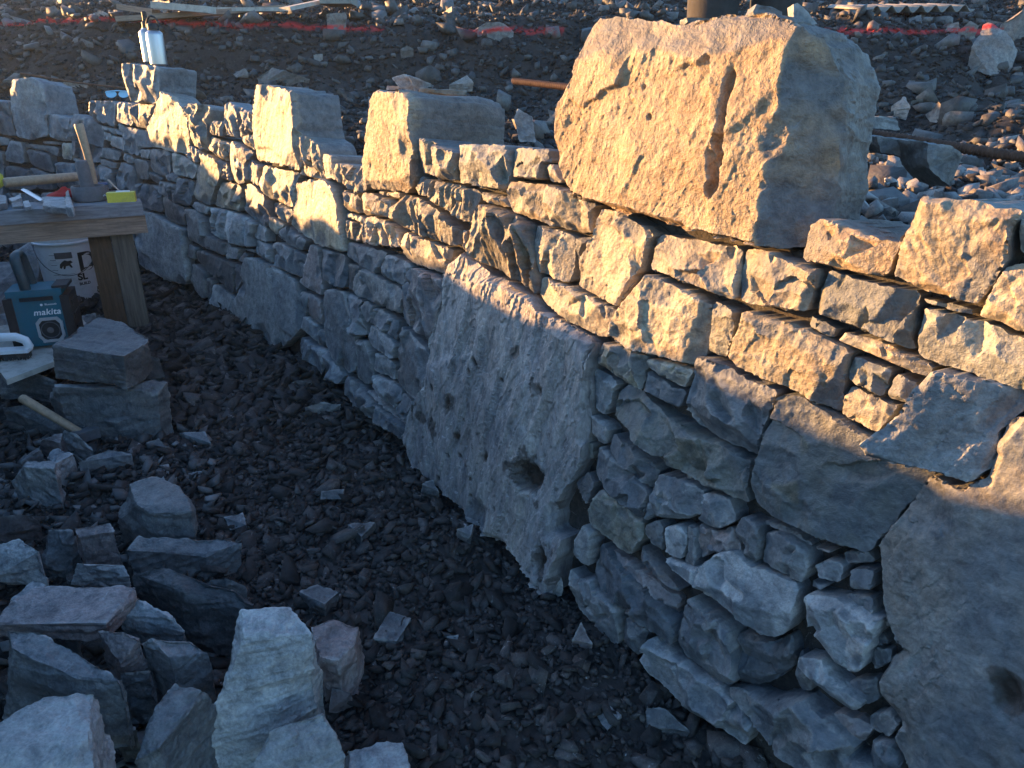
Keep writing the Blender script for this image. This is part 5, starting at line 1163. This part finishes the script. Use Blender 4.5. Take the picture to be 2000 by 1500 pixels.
# timber and sheets high on the bank
def long_board(u0, v0, u1, v1, wid, th, h, mat, label, name='timber_board'):
    a = np.array(hit_bank(u0, v0, h)); b = np.array(hit_bank(u1, v1, h)); c_ = (a + b) / 2; d = Vector(b - a); L_ = d.length
    bm = bmesh.new(); box(bm, -L_ / 2, L_ / 2, -wid / 2, wid / 2, -th / 2, th / 2); o = bm_obj(name, bm, mat, None, tuple(c_), bevel=.003); q = d.to_track_quat('X', 'Z'); o.rotation_euler = q.to_euler(); return tag(o, label, 'board')
long_board(228, 38, 560, 15, .10, .04, .16, 'wood_brown', 'long brown timber plank, lowest of the boards above the bottles')
long_board(303, 10, 414, 20, .12, .05, .24, 'wood_pale', 'pale short plank lying on top of the long brown one')
long_board(236, 14, 305, 24, .10, .04, .18, 'wood_brown', 'short brown plank left of the pale plank')
long_board(410, 19, 560, 19, .09, .03, .16, 'wood_pale', 'pale thin plank running right behind the long brown one')
long_board(556, 18, 632, 2, .16, .03, .2, 'wood_pale', 'white edged board slanting up near the top of the bank')
long_board(632, 4, 692, 4, .3, .05, .2, 'pale_metal', 'pale sheet right of the slanting white edged board')
a = np.array(hit_bank(1676, 18, .12)); n1 = 90; V = []; 
for i in range(n1):
    for j in range(2): V.append((i * .0125, j * .55, .028 * math.sin(i * .0125 / .14 * 2 * math.pi) + .06 * j))
a_ = np.arange(n1 - 1) * 2; mm = mesh_np('corrugated_sheet', V, np.stack([a_, a_ + 2, a_ + 3, a_ + 1], 1)); o = link('corrugated_sheet', mm, M['pale_metal'], None, tuple(a)); tag(o, 'pale corrugated sheet catching the sun at the top right', 'metal sheet'); o.rotation_euler = (0, -.02, .12); md = o.modifiers.new('s', 'SOLIDIFY'); md.thickness = .006

# person standing behind the boulder (only the knees show in the photograph) -------------
def skin_body(name, pts, edges, radii, mat, parent, sub=2):
    m = bpy.data.meshes.new(name); m.from_pydata(pts, edges, []); o = link(name, m, M[mat], parent)
    md = o.modifiers.new('skin', 'SKIN'); md.use_smooth_shade = True
    for k, r_ in enumerate(radii): m.skin_vertices[0].data[k].radius = (r_, r_) if not hasattr(r_, '__len__') else r_
    m.skin_vertices[0].data[0].use_root = True
    s_ = o.modifiers.new('sub', 'SUBSURF'); s_.levels = sub; s_.render_levels = sub
    dg = bpy.context.evaluated_depsgraph_get(); me = bpy.data.meshes.new_from_object(o.evaluated_get(dg)); o.modifiers.clear(); o.data = me
    me.materials.clear(); me.materials.append(M[mat]); return o
yp = 2.55; gp_ = float(bank_h(np.array([.7]), np.array([yp]))[0])
per = empty('person', (.715, yp, gp_), 'person in brown work trousers standing behind the big boulder', 'person', rz=.1)
B = [(0, 0, .93), (0, 0, 1.10), (0, .01, 1.28), (0, .01, 1.42), (0, 0, 1.50), (0, -.01, 1.58), (0, -.02, 1.66), (0, -.01, 1.74),
     (-.17, .01, 1.41), (-.23, .0, 1.15), (-.22, -.10, .93), (-.21, -.14, .86), (.17, .01, 1.41), (.23, .0, 1.15), (.22, -.10, .93), (.21, -.14, .86)]
E = [(0, 1), (1, 2), (2, 3), (3, 4), (4, 5), (5, 6), (6, 7), (3, 8), (8, 9), (9, 10), (10, 11), (3, 12), (12, 13), (13, 14), (14, 15)]
skin_body('body', B, E, [(.15, .11), (.14, .105), (.165, .11), (.15, .09), .058, .075, .088, .06, .062, .048, .034, .030, .062, .048, .034, .030], 'skin', per)
Bj = [(0, 0, .90), (0, 0, 1.10), (0, .01, 1.28), (0, .01, 1.43), (0, 0, 1.49), (-.17, .01, 1.41), (-.23, .0, 1.15), (-.22, -.10, .95), (.17, .01, 1.41), (.23, .0, 1.15), (.22, -.10, .95)]
skin_body('jacket', Bj, [(0, 1), (1, 2), (2, 3), (3, 4), (3, 5), (5, 6), (6, 7), (3, 8), (8, 9), (9, 10)], [(.175, .135), (.165, .13), (.185, .13), (.165, .11), .075, .078, .064, .05, .078, .064, .05], 'jacket', per)
Bt = [(0, 0, .95), (-.10, 0, .85), (-.105, -.01, .52), (-.105, .01, .12), (.10, 0, .85), (.095, -.01, .52), (.10, .01, .12)]
skin_body('trousers', Bt, [(0, 1), (1, 2), (2, 3), (0, 4), (4, 5), (5, 6)], [(.15, .12), .098, .074, .066, .098, .074, .066], 'trouser', per)
for sx in (-1, 1):
    skin_body('boot', [(sx * .10, .05, .05), (sx * .10, .01, .12), (sx * .105, -.10, .045), (sx * .11, -.18, .035)], [(0, 1), (0, 2), (2, 3)], [.045, .055, .042, .034], 'black', per)
    for k in range(4):
        skin_body('finger', [(sx * (.20 + .006 * k), -.15 - .008 * k, .855), (sx * (.197 + .006 * k), -.165 - .006 * k, .81), (sx * .19, -.155 - .006 * k, .78)], [(0, 1), (1, 2)], [.0095, .009, .0075], 'skin', per, 1)
    skin_body('thumb', [(sx * .195, -.13, .86), (sx * .18, -.155, .835), (sx * .178, -.165, .81)], [(0, 1), (1, 2)], [.011, .0095, .008], 'skin', per, 1)
bm = bmesh.new(); lathe(bm, [(.105, 0), (.112, .04), (.10, .09), (.06, .125), (0, .135)], 20, (0, .0, 1.67)); bm_obj('hair', bm, 'hair', per, smooth=60)
for sx in (-1, 1):
    bm = bmesh.new(); bmesh.ops.create_uvsphere(bm, u_segments=10, v_segments=8, radius=.011); bmesh.ops.translate(bm, vec=(sx * .032, -.098, 1.665), verts=bm.verts); bm_obj('eye', bm, 'white', per, smooth=80)
    bm = bmesh.new(); tube(bm, [(sx * .086, .0, 1.63), (sx * .097, .005, 1.655), (sx * .092, .005, 1.68)], [.008, .012, .009], 8); bm_obj('ear', bm, 'skin', per, smooth=80)
bm = bmesh.new(); tube(bm, [(0, -.095, 1.67), (0, -.115, 1.635), (0, -.10, 1.622)], [.008, .015, .010], 8); bm_obj('nose', bm, 'skin', per, smooth=80)
bm = bmesh.new(); tube(bm, [(-.025, -.096, 1.595), (0, -.102, 1.594), (.025, -.096, 1.595)], [.003, .006, .003], 8); bm_obj('mouth', bm, 'red', per, smooth=80)
print('done', time.time() - T0, sum(len(o.data.polygons) for o in bpy.data.objects if o.type == 'MESH'))

# faint haze volume added for a glow like lens veil at upper left
bm = bmesh.new(); box(bm, -16, 14, -6, 22, -4.5, 4.5); hz = bm_obj('haze', bm, None)
hm = bpy.data.materials.new('lens_veil_haze'); hm.use_nodes = True; nt = hm.node_tree; nt.nodes.remove(nt.nodes['Principled BSDF'])
pv = N(nt, 'ShaderNodeVolumePrincipled'); pv.inputs['Color'].default_value = (.72, .86, 1, 1); pv.inputs['Density'].default_value = .0013; pv.inputs['Anisotropy'].default_value = .55
nt.links.new(pv.outputs[0], nt.nodes['Material Output'].inputs['Volume']); hz.data.materials.append(hm); tag(hz, kind='stuff')
